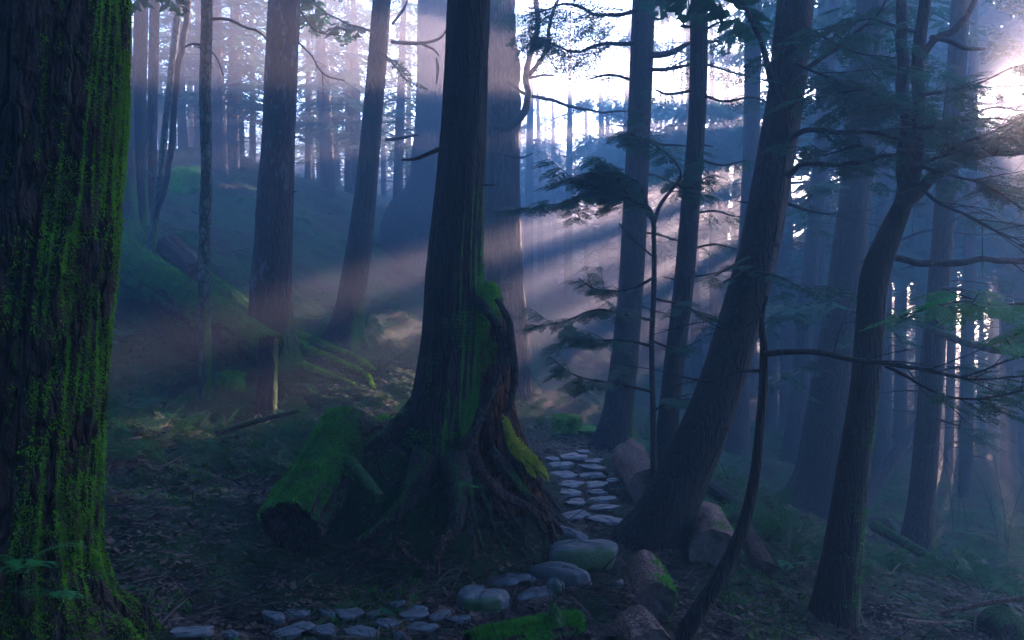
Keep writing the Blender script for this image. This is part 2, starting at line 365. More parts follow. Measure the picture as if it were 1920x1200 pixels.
# ------------------------------------------------------------------ foliage sprays
def spray_template(seed, lod):
    r = random.Random(seed); V = []; Q = []
    def quad(a, d, n, l, w_):
        i = len(V); a = np.array(a); d = np.array(d); n = np.array(n)
        V.extend([a - n * w_ * .25, a + d * l * .5 - n * w_ * .5, a + d * l, a + d * l * .5 + n * w_ * .5]); Q.append((i, i + 1, i + 2, i + 3))
    ns = {0: 9, 1: 8, 2: 6}[lod]
    def zc(t): return -.16 * t * t
    for k in range(ns):
        t = (k + .5) / ns
        for sd in (-1, 1):
            L = ((.40 if lod == 0 else .46) * (1 - t) ** .75 + .07) * r.uniform(.7, 1.15) * (1 if t > .12 else .6); an = rad(r.uniform(46, 66))
            o = np.array([t + r.uniform(-.02, .02), 0, zc(t)]); d = np.array([math.cos(an), sd * math.sin(an), 0])
            if lod == 0:
                m = max(3, int(L / .036))
                for j in range(m):
                    u = (j + .6) / m * L; c = o + d * u + np.array([0, 0, -.30 * u * u])
                    for s2 in (-1, 1):
                        a2 = an * sd + s2 * rad(r.uniform(38, 62)); d2 = np.array([math.cos(a2), math.sin(a2), r.uniform(-.25, .1)])
                        quad(c, d2, np.array([-d2[1], d2[0], r.uniform(-.3, .3)]), .075 * r.uniform(.7, 1.3), .044)
                quad(o, d + np.array([0, 0, -.3 * L]), np.array([-d[1], d[0], 0]), L, .006)
            elif lod == 1:
                m = max(2, int(L / .08))
                for j in range(m):
                    u = (j + .3) / m * L; c = o + d * u + np.array([0, 0, -.3 * u * u])
                    for s2 in (-1, 1):
                        a2 = an * sd + s2 * rad(r.uniform(25, 50)); d2 = np.array([math.cos(a2), math.sin(a2), r.uniform(-.3, .1)])
                        quad(c, d2, np.array([-d2[1], d2[0], r.uniform(-.3, .3)]), .13 * r.uniform(.7, 1.2), .042)
            else:
                for s2 in (-.5, .5):
                    a2 = an * sd + s2; d2 = np.array([math.cos(a2), math.sin(a2), r.uniform(-.4, 0)])
                    quad(o + d * L * .2, d2, np.array([-d2[1], d2[0], r.uniform(-.3, .3)]), L * r.uniform(.7, 1.1), .14)
    quad((0, 0, 0), (1, 0, -.16), (0, 1, 0), 1, .014)
    return np.array(V), np.array(Q)
TPL = {l: [spray_template(11 + i, l) for i in range(6)] for l in (0, 1, 2)}
class Sprays:
    def __init__(s): s.p = []; s.a = []
    def add(s, pos, yaw, pitch, roll, size): s.p.append(pos); s.a.append((yaw, pitch, roll, size))
    def emit(s, mb, lod, cull=False, m=0, seed=1, near_cull=False):
        if not s.p: return 0
        p = np.array(s.p); a = np.array(s.a); _, r_ = sun_polar(p); q_ = p - CAM; k = np.linalg.norm(np.cross(q_, SUNPX), axis=1) > .030 * np.linalg.norm(q_, axis=1); p = p[k]; a = a[k]
        if cull: k = ~in_gap(p + np.stack([np.cos(a[:, 0]), np.sin(a[:, 0]), np.sin(a[:, 1])], -1) * a[:, 3:] * .4, a[:, 3]); sm = ~k & (np.random.default_rng(seed + 99).random(len(k)) < .13); a[sm, 3] *= .3; k |= sm; p = p[k]; a = a[k]
        rg = np.random.default_rng(seed); ti = rg.integers(0, 6, len(p))
        for t in range(6):
            I = np.nonzero(ti == t)[0]
            if not len(I): continue
            V, Q = TPL[lod][t]; y, pt, rl, sz = a[I].T
            X = np.stack([np.cos(y) * np.cos(pt), np.sin(y) * np.cos(pt), np.sin(pt)], -1)
            Y0 = np.stack([-np.sin(y), np.cos(y), 0 * y], -1); Z0 = np.cross(X, Y0)
            Y = Y0 * np.cos(rl)[:, None] + Z0 * np.sin(rl)[:, None]; Z = np.cross(X, Y)
            W = p[I][:, None] + sz[:, None, None] * (V[None, :, :1] * X[:, None] + V[None, :, 1:2] * Y[:, None] + V[None, :, 2:] * Z[:, None])
            QQ = Q[None] + (np.arange(len(I)) * len(V))[:, None, None]
            mb.add(W.reshape(-1, 3), QQ.reshape(-1, 4), m=m)
        return len(p)
def dress(sp, line, t0=.3, gap=.12, size=(.35, .7), seed=0, pitch=-.2, spread=(35, 75), roll=.4):
    """sprays along both sides of a limb (rows x,y,z[,r])"""
    r = random.Random(seed); q = spline(np.asarray(line, float)[:, :3], 60); d = np.r_[0, np.cumsum(np.linalg.norm(np.diff(q, axis=0), axis=1))]; L = d[-1]
    u = t0 * L; sd = 1
    while u < L:
        i = min(58, int(np.searchsorted(d, u))); c = q[i]; T = q[min(59, i + 1)] - q[i]; yaw = math.atan2(T[1], T[0]) + sd * rad(r.uniform(*spread))
        f = 1 - .45 * (u / L)
        sp.add(c + np.array([0, 0, r.uniform(-.02, .02)]), yaw, pitch + r.uniform(-.18, .12), r.uniform(-roll, roll), r.uniform(*size) * f)
        sd = -sd; u += gap * r.uniform(.6, 1.4)
    T = q[59] - q[56]; sp.add(q[59], math.atan2(T[1], T[0]), pitch, 0, size[0])

# ------------------------------------------------------------------ trees
def pxline(rows, d, d1=None):
    """rows (px, py, width px) -> rows (x, y, z, r) at depth d (ramping to d1)"""
    n = len(rows); out = []
    for i, (a, b, w_) in enumerate(rows):
        dd = d if d1 is None else d + (d1 - d) * i / (n - 1)
        out.append([*P(a, b, dd), w_ / 2 * dd / F])
    return np.array(out)
def grow_up(pl, ztop, taper=.35):
    """extend a trunk line above the frame"""
    a, b = pl[-2], pl[-1]
    if b[2] >= ztop: return pl
    dr = (b[:3] - a[:3]) / max(.1, b[2] - a[2]); H = ztop - b[2]; ext = []
    for k in (.33, .66, 1): ext.append([*(b[:3] + dr * H * k * np.array([.8, .8, 1])), b[3] * (1 - (1 - taper) * k)])
    return np.vstack([pl, ext])
def fallen_to_ground(pl, sink=.35):
    a, b = pl[0], pl[1]; d = (a[:3] - b[:3]); d /= max(1e-6, np.linalg.norm(d)); g = g1(a[0], a[1])
    pl = pl.copy()
    if a[2] > g - .05: pl = np.vstack([[*(a[:3] + np.array([d[0] * .2, d[1] * .2, g - sink - a[2]])), a[3] * 1.02], pl])
    else: pass
    return pl
def auto_limbs(pl, z0, z1, n, L, seed, droop=.25, lift=.1, taper=.55):
    """limbs round a trunk between two heights"""
    r = random.Random(seed); out = []; c = spline(pl, 120)
    for k in range(n):
        z = z0 + (z1 - z0) * (k + r.random()) / n; i = int(np.argmin(np.abs(c[:, 2] - z))); p0 = c[i, :3]; rr = c[i, 3]
        az = k * 2.399 + r.uniform(-.5, .5); l = L * r.uniform(.6, 1.1) * (1 - taper * ((z - z0) / max(.1, z1 - z0)) ** 2)
        d = np.array([math.cos(az), math.sin(az), 0]); sw = r.uniform(-.25, .25) * np.array([-d[1], d[0], 0])
        out.append(np.array([[*p0, rr * .28 + .006], [*(p0 + d * l * .35 + sw * l * .3 + np.array([0, 0, lift * l])), rr * .18 + .004],
                    [*(p0 + d * l * .7 + sw * l * .8 + np.array([0, 0, (lift - droop * .5) * l])), .006], [*(p0 + d * l + sw * l + np.array([0, 0, (lift - droop) * l])), .003]]))
    return out
def wiggle(line, amp=.035, seed=0, freq=2.2):
    line = np.asarray(line, float); L = np.linalg.norm(np.diff(line[:, :3], axis=0), axis=1).sum(); n = max(4, int(L / .09)); q = spline(line, n); t = np.linspace(0, L, n)
    ramp_ = np.clip(t / .3, 0, 1)[:, None]
    off = np.stack([fbm(np.stack([t * freq, t * 0 + seed * 1.7, t * 0 + k * 5.1], -1), 3, 60 + k) for k in range(3)], -1)
    q[:, :3] += off * ramp_ * amp * min(1.6, .5 + L * .5); return q
def make_tree(name, rows, bk, label, depth=None, group=None, ztop=11, sides=28, step=.07, amp=.05, amp2=.0, flare=.5, lobes=5, flh=.35, seed=0, kth=1.6, kz=.6,
              limbs=(), crown=None, lod=1, leaf='leaf', stubs=0, moss=None, lean=0.0, cat='tree', deadn=0, deadz=None, trunk_name='trunk', twig='twig'):
    """rows bottom -> top; limbs: list of dict(rows, d, d1, foliage...)"""
    d = depth or hd(rows[0][0], rows[0][1])
    pl = pxline(rows, d, d + lean if lean else None)
    pl = fallen_to_ground(pl); pl = grow_up(pl, ztop)
    base = pl[0, :3].copy(); base[2] = g1(base[0], base[1])
    t = thing(name, base, label, cat, group)
    mb = MB(); tube(mb, pl, sides, step, amp, kth, kz, flare, lobes, flh, seed, amp2=amp2)
    if stubs:
        r = random.Random(seed + 9); c = spline(pl, 80)
        for k in range(stubs):
            i = r.randint(12, 55); az = r.uniform(0, 6.28); dd = np.array([math.cos(az), math.sin(az), r.uniform(-.2, .3)]); rr = c[i, 3]
            tube(mb, [[*(c[i, :3] + dd * rr * .8), .012], [*(c[i, :3] + dd * (rr + r.uniform(.05, .16))), .005]], 5, n=3)
    mb.build(trunk_name, M[bk], t)
    sp = Sprays(); tw = MB()
    for k, lb in enumerate(limbs):
        dl = lb.get('d', d); line = wiggle(pxline(lb['rows'], dl, lb.get('d1')), lb.get('wig', .05), seed * 3 + k)
        m2 = MB(); tube(m2, line, lb.get('sides', 8), .05, .18, 1.2, 5, s=seed + k)
        r = random.Random(seed * 31 + k); cc = spline(line, 40)
        for j in range(lb.get('twigs', 0)):
            i = r.randint(8, 38); a = cc[i]; T = cc[min(39, i + 1), :3] - cc[i - 1, :3]; T /= np.linalg.norm(T)
            dv = T * r.uniform(.4, 1) + np.array([r.uniform(-.7, .7), r.uniform(-.7, .7), r.uniform(-.5, .6)]); dv /= np.linalg.norm(dv); l = r.uniform(.15, .6) * lb.get('tl', 1)
            side = np.array([r.uniform(-1, 1), r.uniform(-1, 1), r.uniform(-1, .4)]) * .25
            tl = [[*a[:3], max(.003, a[3] * .45)], [*(a[:3] + dv * l * .5 + side * l * .3), .0028], [*(a[:3] + dv * l + side * l), .0015]]
            tube(m2, wiggle(tl, .04, seed + j), 4, .06)
            for jj in range(2):
                f = r.uniform(.3, .8); a3 = np.array(tl[0][:3]) * (1 - f) + np.array(tl[2][:3]) * f; d3 = dv * .8 + np.array([r.uniform(-.8, .8), r.uniform(-.8, .8), r.uniform(-.6, .6)]); l3 = l * r.uniform(.25, .5)
                tube(m2, [[*a3, .0022], [*(a3 + d3 * l3), .0012]], 3, n=3)
            if lb.get('fol'): dress(sp, tl, .2, lb.get('gap', .12) * .9, lb.get('size', (.3, .55)), seed + k + j)
        m2.build('limb', M[lb.get('mat', twig)], t)
        if lb.get('fol'): dress(sp, line, lb.get('t0', .25), lb.get('gap', .12), lb.get('size', (.35, .6)), seed + k * 7)
    if crown:
        for k, ln in enumerate(auto_limbs(pl, crown['z0'], crown.get('z1', ztop), crown['n'], crown['L'], seed + 77, crown.get('droop', .25))):
            tube(tw, ln, 4, .5, m=1); dress(sp, ln, .15, crown.get('gap', .3), crown.get('size', (.6, 1.1)), seed + k)
    if deadn:
        z0, z1 = deadz or (base[2] + 1.5, base[2] + 6)
        for k, ln in enumerate(auto_limbs(pl, z0, z1, deadn, .9 if not deadz else 1.1, seed + 55, .1, 0)):
            ln = ln.copy(); ln[:, 3] = np.minimum(ln[:, 3], .010) * .8 + .001; tube(tw, ln, 4, .3, m=1)
    if sp.p or tw.v:
        sp.emit(tw, lod, cull=False, seed=seed)
        tw.build('crown', [M[leaf], M['twig']], t, smooth=False)
    return t, pl, base

def fuzz(src, parent, dirv, n, size, matn, thr=.1, down=.5, jitter=.5, seed=0, zr=None, box=None, name='moss', scale=4):
    """moss strands standing off the mossy faces of a mesh"""
    rg = np.random.default_rng(seed); me = src.data; nv = len(me.vertices); v = np.empty(nv * 3, np.float32); me.vertices.foreach_get('co', v); v = v.reshape(-1, 3)
    k = len(me.polygons); c = np.empty(k * 3, np.float32); me.polygons.foreach_get('center', c); c = c.reshape(-1, 3); nn = np.empty(k * 3, np.float32); me.polygons.foreach_get('normal', nn); nn = nn.reshape(-1, 3)
    ar = np.empty(k, np.float32); me.polygons.foreach_get('area', ar)
    root = src
    while root.parent is not None: root = root.parent
    o0 = np.array(root.location)
    wpos = c + o0; dv = np.array(dirv, float); dv /= np.linalg.norm(dv)
    ok = (nn @ dv + jitter * 2 * fbm(wpos * scale, 3, seed)) > thr
    if zr: ok &= (wpos[:, 2] > zr[0]) & (wpos[:, 2] < zr[1])
    if box is not None: ok &= box(wpos)
    ids = np.nonzero(ok)[0]
    if not len(ids): return None
    pr = ar[ids] / ar[ids].sum(); I = rg.choice(ids, n, p=pr); sd = np.sqrt(ar[I])[:, None]
    nrm = nn[I]; t1 = np.cross(nrm, rg.normal(0, 1, (n, 3))); t1 /= np.linalg.norm(t1, axis=1)[:, None] + 1e-9
    p = wpos[I] + t1 * sd * rg.uniform(0, .9, (n, 1))
    d = nrm + rg.normal(0, .55, (n, 3)) + np.array([0, 0, -down]); d /= np.linalg.norm(d, axis=1)[:, None]
    s_ = np.cross(d, rg.normal(0, 1, (n, 3))); s_ /= np.linalg.norm(s_, axis=1)[:, None]; l = size * rg.uniform(.4, 1.5, (n, 1))
    p = p - nrm * size * .25
    V = np.stack([p - s_ * l * .2, p + s_ * l * .2, p + d * l], 1); mb = MB(); mb.add(V.reshape(-1, 3), t=np.arange(n * 3).reshape(-1, 3))
    o = mb.build(name, M[matn], parent, smooth=False); o['kind'] = 'stuff'; return o
def root_line(x0, y0, az, L, r0, seed=0, wig=.5, z_up=.0, n=9, drop=.5):
    """a root running over the ground from (x0, y0)"""
    r = random.Random(seed); p = np.array([x0, y0]); a = az; out = []
    for k in range(n):
        f = k / (n - 1); out.append([p[0], p[1], g1(p[0], p[1]) + z_up * (1 - f) ** 2 * drop + r0 * (.35 - .9 * f), max(.004, r0 * (1 - .85 * f))])
        a += r.uniform(-wig, wig) * .6; p = p + np.array([math.cos(a), math.sin(a)]) * L / (n - 1)
    return out
def add_roots(t, pos, spec, matn, prefix='root', sides=10):
    for k, (az, L, r0, up) in enumerate(spec):
        mb = MB(); tube(mb, root_line(pos[0] + math.cos(az) * .02, pos[1] + math.sin(az) * .02, az, L, r0, seed=k + int(L * 37), z_up=up), sides, .05, .15, 1.5, 3, s=k)
        mb.build(prefix, M[matn], t)

# ================================================================== TREES OF THE FOREGROUND AND MIDDLE
# big mossy trunk at the left edge
t1, pl1, b1 = make_tree('mossy_tree', [(30,1225,400),(24,1150,325),(22,1080,288),(40,900,250),(68,600,238),(100,300,222),(119,0,216)], 'bark_big',
    'huge mossy trunk at the left edge, nearest of all the trees', depth=3.85, ztop=9, sides=260, step=.018, amp=.16, amp2=.085, kth=1.9, kz=.7, flare=.5, lobes=7, flh=.25, seed=3, crown=dict(z0=5.0, n=36, L=4.4, size=(.8, 1.4)), lod=2)
trunk_of = lambda t: next(c for c in t.children if c.name.startswith('trunk'))
trk = trunk_of(t1)
xc1 = lambda z: np.interp(z, pl1[:, 2], pl1[:, 0])
fuzz(trk, t1, (1, -.35, .0), 42000, .017, 'mosstuft', .75, .9, 1.3, 1, scale=7, box=lambda p: (p[:, 2] < 3.9) & (p[:, 0] > xc1(p[:, 2]) + .19 + .08 * noise(p * 1.6, 8)))
fuzz(trk, t1, (1, .1, .0), 30000, .020, 'mosstuft', .80, .9, .45, 31, box=lambda p: p[:, 2] < 3.9)
fuzz(trk, t1, (.2, -.8, .3), 16000, .024, 'mosstuft', .62, .3, 1.4, 2, scale=5, box=lambda p: p[:, 2] < b1[2] + .55 + .5 * noise(p * 3, 3))
add_roots(t1, b1[:2] + np.array([.12, -.12]), [(-.5, .8, .05, .3), (.3, .7, .04, .25), (-1.2, .6, .05, .3)], 'rootdark')

# hazy group behind it
for i, (rows, lab) in enumerate([
    ([(234,452,46),(233,300,38),(230,150,36),(226,0,36)], 'broad hazy trunk just right of the huge mossy trunk'),
    ([(264,448,30),(262,300,27),(262,150,25),(265,0,25)], 'middle trunk of the close group behind the huge mossy trunk'),
    ([(281,455,24),(284,300,20),(287,150,18),(290,0,18)], 'slim trunk with a red sunlit edge, rightmost of the close group')]):
    make_tree('conifer_tree', rows, 'bark_red' if i == 2 else 'bark_grey', lab, depth=14.6 + i * .3, ztop=14, seed=20 + i, sides=20, step=.15, flare=.5, crown=dict(z0=9, n=8, L=2.2, gap=.3), lod=2, leaf='leaf', stubs=3)
tw_, plt, bt = make_tree('twin_stem_tree', [(286,450,16),(292,400,14),(300,330,13),(318,160,12),(336,0,12)], 'bark_alder',
    'slender leaning tree with two stems that part near the ground', depth=13.2, ztop=9, seed=31, sides=12, step=.1, flare=.6,
    limbs=[dict(rows=[(291,410,13),(306,365,12),(326,240,12),(340,110,12),(353,-20,12),(362,-140,9)], d=13.1)])
make_tree('alder_tree', [(385,742,24),(384,650,23),(383,500,22),(387,300,21),(385,150,21),(388,0,20)], 'bark_alder',
    'straight pale mottled stem with green moss near its foot', depth=9.8, ztop=10, seed=35, sides=20, step=.05, amp=.13, kth=1.5, kz=3, flare=.35, stubs=5,
    limbs=[dict(rows=[(388,38,6),(420,34,6),(455,50,5),(485,62,4),(502,78,3)], d=9.8), dict(rows=[(386,88,6),(362,82,5),(346,88,3)], d=9.8), dict(rows=[(388,90,4),(405,105,3),(418,140,2)], d=9.8)])
# reddish trunk with spreading mossy roots
t3, pl3, b3 = make_tree('reddish_tree', [(508,668,104),(508,620,86),(509,540,76),(515,400,68),(525,200,58),(533,0,56)], 'bark_red',
    'tall reddish trunk left of centre with mossy roots spreading right', depth=11.6, ztop=13, seed=41, sides=64, step=.05, amp=.10, amp2=.03, flare=.45, lobes=5, flh=.3, stubs=8, crown=dict(z0=8, n=8, L=2.5), lod=2,
    limbs=[dict(rows=[(560,80,4),(585,105,3),(610,140,3),(650,150,2)], d=11.4, twigs=9, tl=1), dict(rows=[(562,20,4),(590,60,3),(640,70,2)], d=11.4, twigs=6)])
for k, rows in enumerate([[(535,640,36),(575,658,28),(630,680,20),(685,704,13),(702,732,6)], [(530,655,34),(570,690,24),(620,706,15),(665,722,7)], [(540,625,28),(600,648,20),(660,668,13),(705,696,6)], [(480,655,30),(450,640,24),(420,610,18),(400,590,12)]]):
    mb = MB(); ln = []
    for (a, b, w_) in rows:
        h = hit(a, b + w_ * .2); ln.append([h[0], h[1], h[2] + w_ * .12 * h[1] / F, w_ / 2 * h[1] / F])
    tube(mb, ln, 12, .06, .25, 1.5, 3, s=k); o = mb.build('root', M['log_moss'], t3); fuzz(o, t3, (0, 0, 1), 5000, .03, 'mosstuft', .3, 0, .5, k)
# leaning trunk right of it
make_tree('leaning_tree', [(646,652,70),(652,600,52),(665,520,49),(684,380,42),(700,200,36),(716,0,33)], 'bark_grey',
    'slightly leaning grey trunk between the reddish trunk and the huge central one', depth=13.6, ztop=12, seed=47, sides=40, step=.07, amp=.08, amp2=.02, flare=.5, crown=dict(z0=8.5, n=8, L=2.5), lod=2, stubs=4,
    limbs=[dict(rows=[(733,78,7),(770,82,7),(800,78,6),(828,66,5),(838,50,3)], d=13.5, twigs=0), dict(rows=[(790,82,5),(815,95,4),(824,105,3)], d=13.5), dict(rows=[(818,108,3),(822,130,6),(820,158,2)], d=13.5),
           dict(rows=[(722,262,6),(755,259,6),(785,254,3)], d=13.5), dict(rows=[(735,45,5),(752,25,5),(765,0,3),(768,-30,2)], d=13.5),
           dict(rows=[(712,95,4),(740,120,3),(765,150,2)], d=13.3, fol=1, gap=.12, size=(.35,.6), t0=.1), dict(rows=[(700,60,5),(650,45,4),(600,10,3),(560,-40,2)], d=13.3, fol=1, gap=.14, size=(.4,.8), t0=.1, twigs=4)])
# huge central tree
t5, pl5, b5 = make_tree('old_growth_tree', [(822,985,185),(824,900,158),(828,820,140),(838,740,124),(848,640,112),(853,500,102),(865,320,86),(873,160,80),(880,0,77)], 'bark_centre',
    'huge dark central trunk standing on a root mound beside the path', depth=6.7, ztop=12, sides=200, step=.03, amp=.10, amp2=.045, kth=1.6, kz=.3, flare=.30, lobes=8, flh=.45, seed=8, stubs=4,
    crown=dict(z0=6.1, n=34, L=4.6, size=(.8, 1.4)), lod=2, limbs=[dict(rows=[(832,276,9),(805,288,8),(785,296,7),(765,300,6),(750,297,4)], d=6.5, mat='root')])
trk5 = trunk_of(t5)
fuzz(trk5, t5, (1, -.3, .1), 15000, .018, 'mosstuft_d', .80, .9, 1.2, 4, scale=6, box=lambda p: (p[:, 2] < 2.3) & (p[:, 2] > .6))
fuzz(trk5, t5, (-.3, -.3, .5), 9000, .025, 'mosstuft_d', .3, .2, 1.2, 14, box=lambda p: (p[:, 2] < .95))
ux = lambda a, b, c: P(a, b, c)
RS = [ # roots pouring down the mound: rows px, py, width, depth
 ([(880,820,28,6.35),(900,880,22,6.15),(945,930,18,6.0),(1000,960,17,6.0),(1030,985,13,6.1),(1035,1020,7,6.1)], 'root'),
 ([(895,560,16,6.5),(925,600,18,6.4),(942,640,20,6.35),(935,700,18,6.3),(905,770,18,6.25),(880,830,18,6.2)], 'rootdark'),
 ([(930,560,8,6.3),(952,600,12,6.3),(958,650,13,6.3),(964,700,14,6.3),(955,770,9,6.3)], 'rootdark'),
 ([(915,840,26,6.3),(950,880,22,6.3),(990,930,18,6.2),(1030,970,12,6.1),(1050,1000,8,6.2)], 'rootdark'),
 ([(850,860,56,6.15),(858,920,44,6.0),(858,970,32,5.85),(840,1010,22,5.75),(822,1035,14,5.65),(818,1065,8,5.6)], 'rootdark'),
 ([(845,1000,14,5.72),(826,1022,15,5.64),(818,1050,12,5.58),(820,1075,6,5.55)], 'root'),
 ([(800,860,62,6.25),(780,915,46,6.1),(752,950,36,6.0),(715,985,22,5.9),(670,1015,12,5.8)], 'rootdark'),
 ([(815,735,60,6.7),(765,795,58,6.65),(715,830,42,6.6),(660,850,34,6.5),(620,880,20,6.4)], 'rootdark'),
 ([(870,880,22,6.1),(885,930,14,5.95),(890,980,10,5.85),(905,1030,6,5.75)], 'rootdark'),
 ([(890,900,20,6.1),(915,950,12,6.0),(930,1000,9,5.9),(950,1040,5,5.8)], 'rootdark'),
 ([(880,940,12,6.0),(880,975,10,5.85),(888,1015,8,5.75),(890,1055,5,5.7)], 'root'),
 ([(740,1008,9,5.6),(760,1038,10,5.55),(790,1065,8,5.45),(812,1085,5,5.4)], 'root'),
 ([(700,1020,6,5.65),(720,1036,7,5.6),(745,1050,4,5.55)], 'root'),
 ([(930,900,12,6.1),(960,960,9,6.0),(985,1000,7,5.95),(990,1030,5,5.95)], 'rootdark'),
 ([(960,860,12,6.35),(1000,900,11,6.3),(1030,930,8,6.4),(1050,960,5,6.4)], 'rootdark'),
 ([(1000,930,8,6.0),(1024,960,9,5.95),(1034,990,7,5.95),(1036,1020,4,6.0)], 'root')]
for k, (rw, mt) in enumerate(RS):
    ln = [[*P(a, b, c), w_ / 2 * c / F] for a, b, w_, c in rw]
    mb = MB(); tube(mb, wiggle(ln, .03, k), 18, .03, .35, 1.5, 5, s=k + 3, amp2=.08); mb.build('root', M[mt], t5)
rr = random.Random(5)
for k in range(74):   # the finer root tangle on the front of the mound
    a0 = rr.uniform(-2.9, .45); R0 = rr.uniform(.4, .85); x = MND[0] + math.cos(a0) * R0; y = MND[1] + math.sin(a0) * R0
    ln = root_line(x, y, a0 + rr.uniform(-.4, .4), rr.uniform(.25, .75), rr.uniform(.004, .014), seed=k, wig=1.5, z_up=.12)
    mb = MB(); tube(mb, ln, 6, .04, .2, 1, 5, s=k); mb.build('root', M[rr.choice(['root', 'rootdark', 'rootdark'])], t5)
# rotten nurse stump against the right of the central trunk
st = thing('rotten_stump', P(930, 850, 6.75), 'rotten red stump capped with green moss against the right side of the huge trunk', 'stump')
mb = MB(); tube(mb, [[*P(950, 960, 6.6), .30], [*P(938, 860, 6.65), .215], [*P(926, 780, 6.7), .165], [*P(920, 700, 6.75), .14], [*P(915, 620, 6.75), .125], [*P(912, 545, 6.75), .09]], 140, .015, .3, 1.8, .9, flare=0, s=9, amp2=.2, caps=True)
for k, (x, y, w_, h_) in enumerate([(942, 625, 12, 42), (950, 690, 10, 30), (930, 590, 14, 40), (948, 760, 16, 60), (905, 640, 14, 60)]): tube(mb, [[*P(x, y + h_, 6.6), w_ / 2 * .0046], [*P(x + 2, y + h_ / 2, 6.6), w_ / 2 * .004], [*P(x - 2, y, 6.6), .003]], 9, .02, .4, 1.4, 5, s=k)
stw = mb.build('wood', M['rot'], st)
mb = MB(); tube(mb, [[*P(903, 640, 6.6), .03], [*P(906, 590, 6.6), .075], [*P(914, 560, 6.62), .09], [*P(918, 545, 6.62), .08], [*P(910, 532, 6.64), .03]], 40, .02, .3, 1.2, 3, s=4, caps=True); cap = mb.build('moss', M['moss'], st)
fuzz(stw, st, (.2, -.6, .5), 9000, .022, 'mosstuft', .25, .6, 1.0, 15, box=lambda p: p[:, 2] > 1.45 + .5 * noise(p * 4, 2), name='moss_strands')
fuzz(cap, st, (.4, 0, .8), 5000, .022, 'mosstuft', -.6, .4, .3, 5, name='moss_strands')
mb = MB()
for k, ln in enumerate([[(948, 795, 18), (962, 828, 26), (985, 850, 22), (1008, 876, 20), (1025, 896, 9)], [(952, 822, 14), (968, 850, 20), (986, 872, 12), (1000, 895, 6)], [(984, 846, 14), (1002, 866, 16), (1012, 890, 7)], [(944, 780, 8), (950, 800, 14), (952, 825, 8)]]):
    tube(mb, wiggle([[*P(x, y, 6.3), w_ / 2 * .0029] for x, y, w_ in ln], .03, k), 12, .015, .5, 1.4, 6, s=14 + k)
cp = mb.build('sunlit_yellow_moss', M['moss_sunlit'], st)  # the sunlit yellow of this moss is painted in
fuzz(cp, st, (.4, .2, .8), 6000, .032, 'mosstuft_sunlit', -.1, 1.2, .9, 6, name='moss_strands')

# the tall snag behind it and its J shaped limb
make_tree('broken_snag', [(940,640,92),(940,520,72),(938,350,66),(936,200,62),(930,60,44),(928,-60,30)], 'snag', 'wide weathered snag fading in mist right behind the huge central trunk', depth=15.5, ztop=8.6, seed=52, sides=90, step=.06, amp=.16, amp2=.07, kz=.15, flare=.3,
    limbs=[dict(rows=[(925,236,10),(955,240,14),(978,222,15),(988,190,13),(990,150,12),(995,110,11),(1004,60,11),(1006,-40,9)], d=15.0), dict(rows=[(990,142,9),(1010,120,8),(1024,90,8),(1030,40,7),(1046,0,6),(1060,-50,4)], d=15.0),
           dict(rows=[(992,146,5),(1015,142,5),(1042,144,2)], d=15.0), dict(rows=[(950,150,6),(985,172,6),(1030,185,6),(1090,200,5),(1150,208,4),(1190,210,3)], d=15.0, twigs=4), dict(rows=[(945,290,4),(975,295,4),(1002,285,2)], d=15.0),
           dict(rows=[(962,300,26),(962,150,24),(958,60,20),(956,-60,14)], d=15.6, mat='snag', sides=20)])
make_tree('conifer_tree', [(800,408,150),(812,370,112),(822,280,96),(826,150,90),(826,0,84)], 'bark_far', 'very broad faint trunk with flared foot in the mist left of the central trunk', depth=23, ztop=14.5, seed=53, sides=40, step=.2, flare=.3)

# ---- right half
make_tree('conifer_tree', [(1152,850,82),(1158,790,60),(1166,720,53),(1178,600,48),(1190,400,45),(1200,200,42),(1207,0,42)], 'bark_grey', 'straight hazy trunk right at the end of the stone path', depth=12, ztop=12, seed=60, sides=40, step=.08, amp=.07, amp2=.02, flare=.3, stubs=3,
    crown=dict(z0=6.3, n=9, L=2.2, gap=.24, size=(.5,.9)), lod=1,
    limbs=[dict(rows=[(1190,80,9),(1130,85,7),(1070,95,5),(1000,70,3)], d=11.8, fol=1, gap=.10, size=(.45,.8), t0=.15, twigs=6), dict(rows=[(1195,20,9),(1130,30,7),(1060,10,5),(990,25,3)], d=11.6, fol=1, gap=.10, size=(.45,.85), t0=.1, twigs=6),
           dict(rows=[(1215,105,14),(1255,100,12),(1300,80,8),(1350,75,4)], d=11.6, fol=1, gap=.1, size=(.4,.7)), dict(rows=[(1215,130,8),(1260,130,7),(1320,120,5),(1400,140,3)], d=11.4, fol=1, gap=.12, size=(.4,.6)),
           dict(rows=[(1185,150,6),(1140,140,5),(1100,150,3)], d=11.9, fol=1, gap=.12, size=(.3,.6)), dict(rows=[(1188,250,6),(1230,265,5),(1290,275,3)], d=11.8, fol=1, gap=.12, size=(.3,.6)), dict(rows=[(1185,320,6),(1240,335,5),(1290,350,3)], d=12.2, fol=1, gap=.12, size=(.3,.6)),
           dict(rows=[(1180,430,5),(1240,440,4),(1290,455,3)], d=12.2, fol=1, gap=.14, size=(.3,.5)), dict(rows=[(1170,560,5),(1210,575,4),(1250,590,3)], d=12.2, fol=1, gap=.14, size=(.3,.5))])
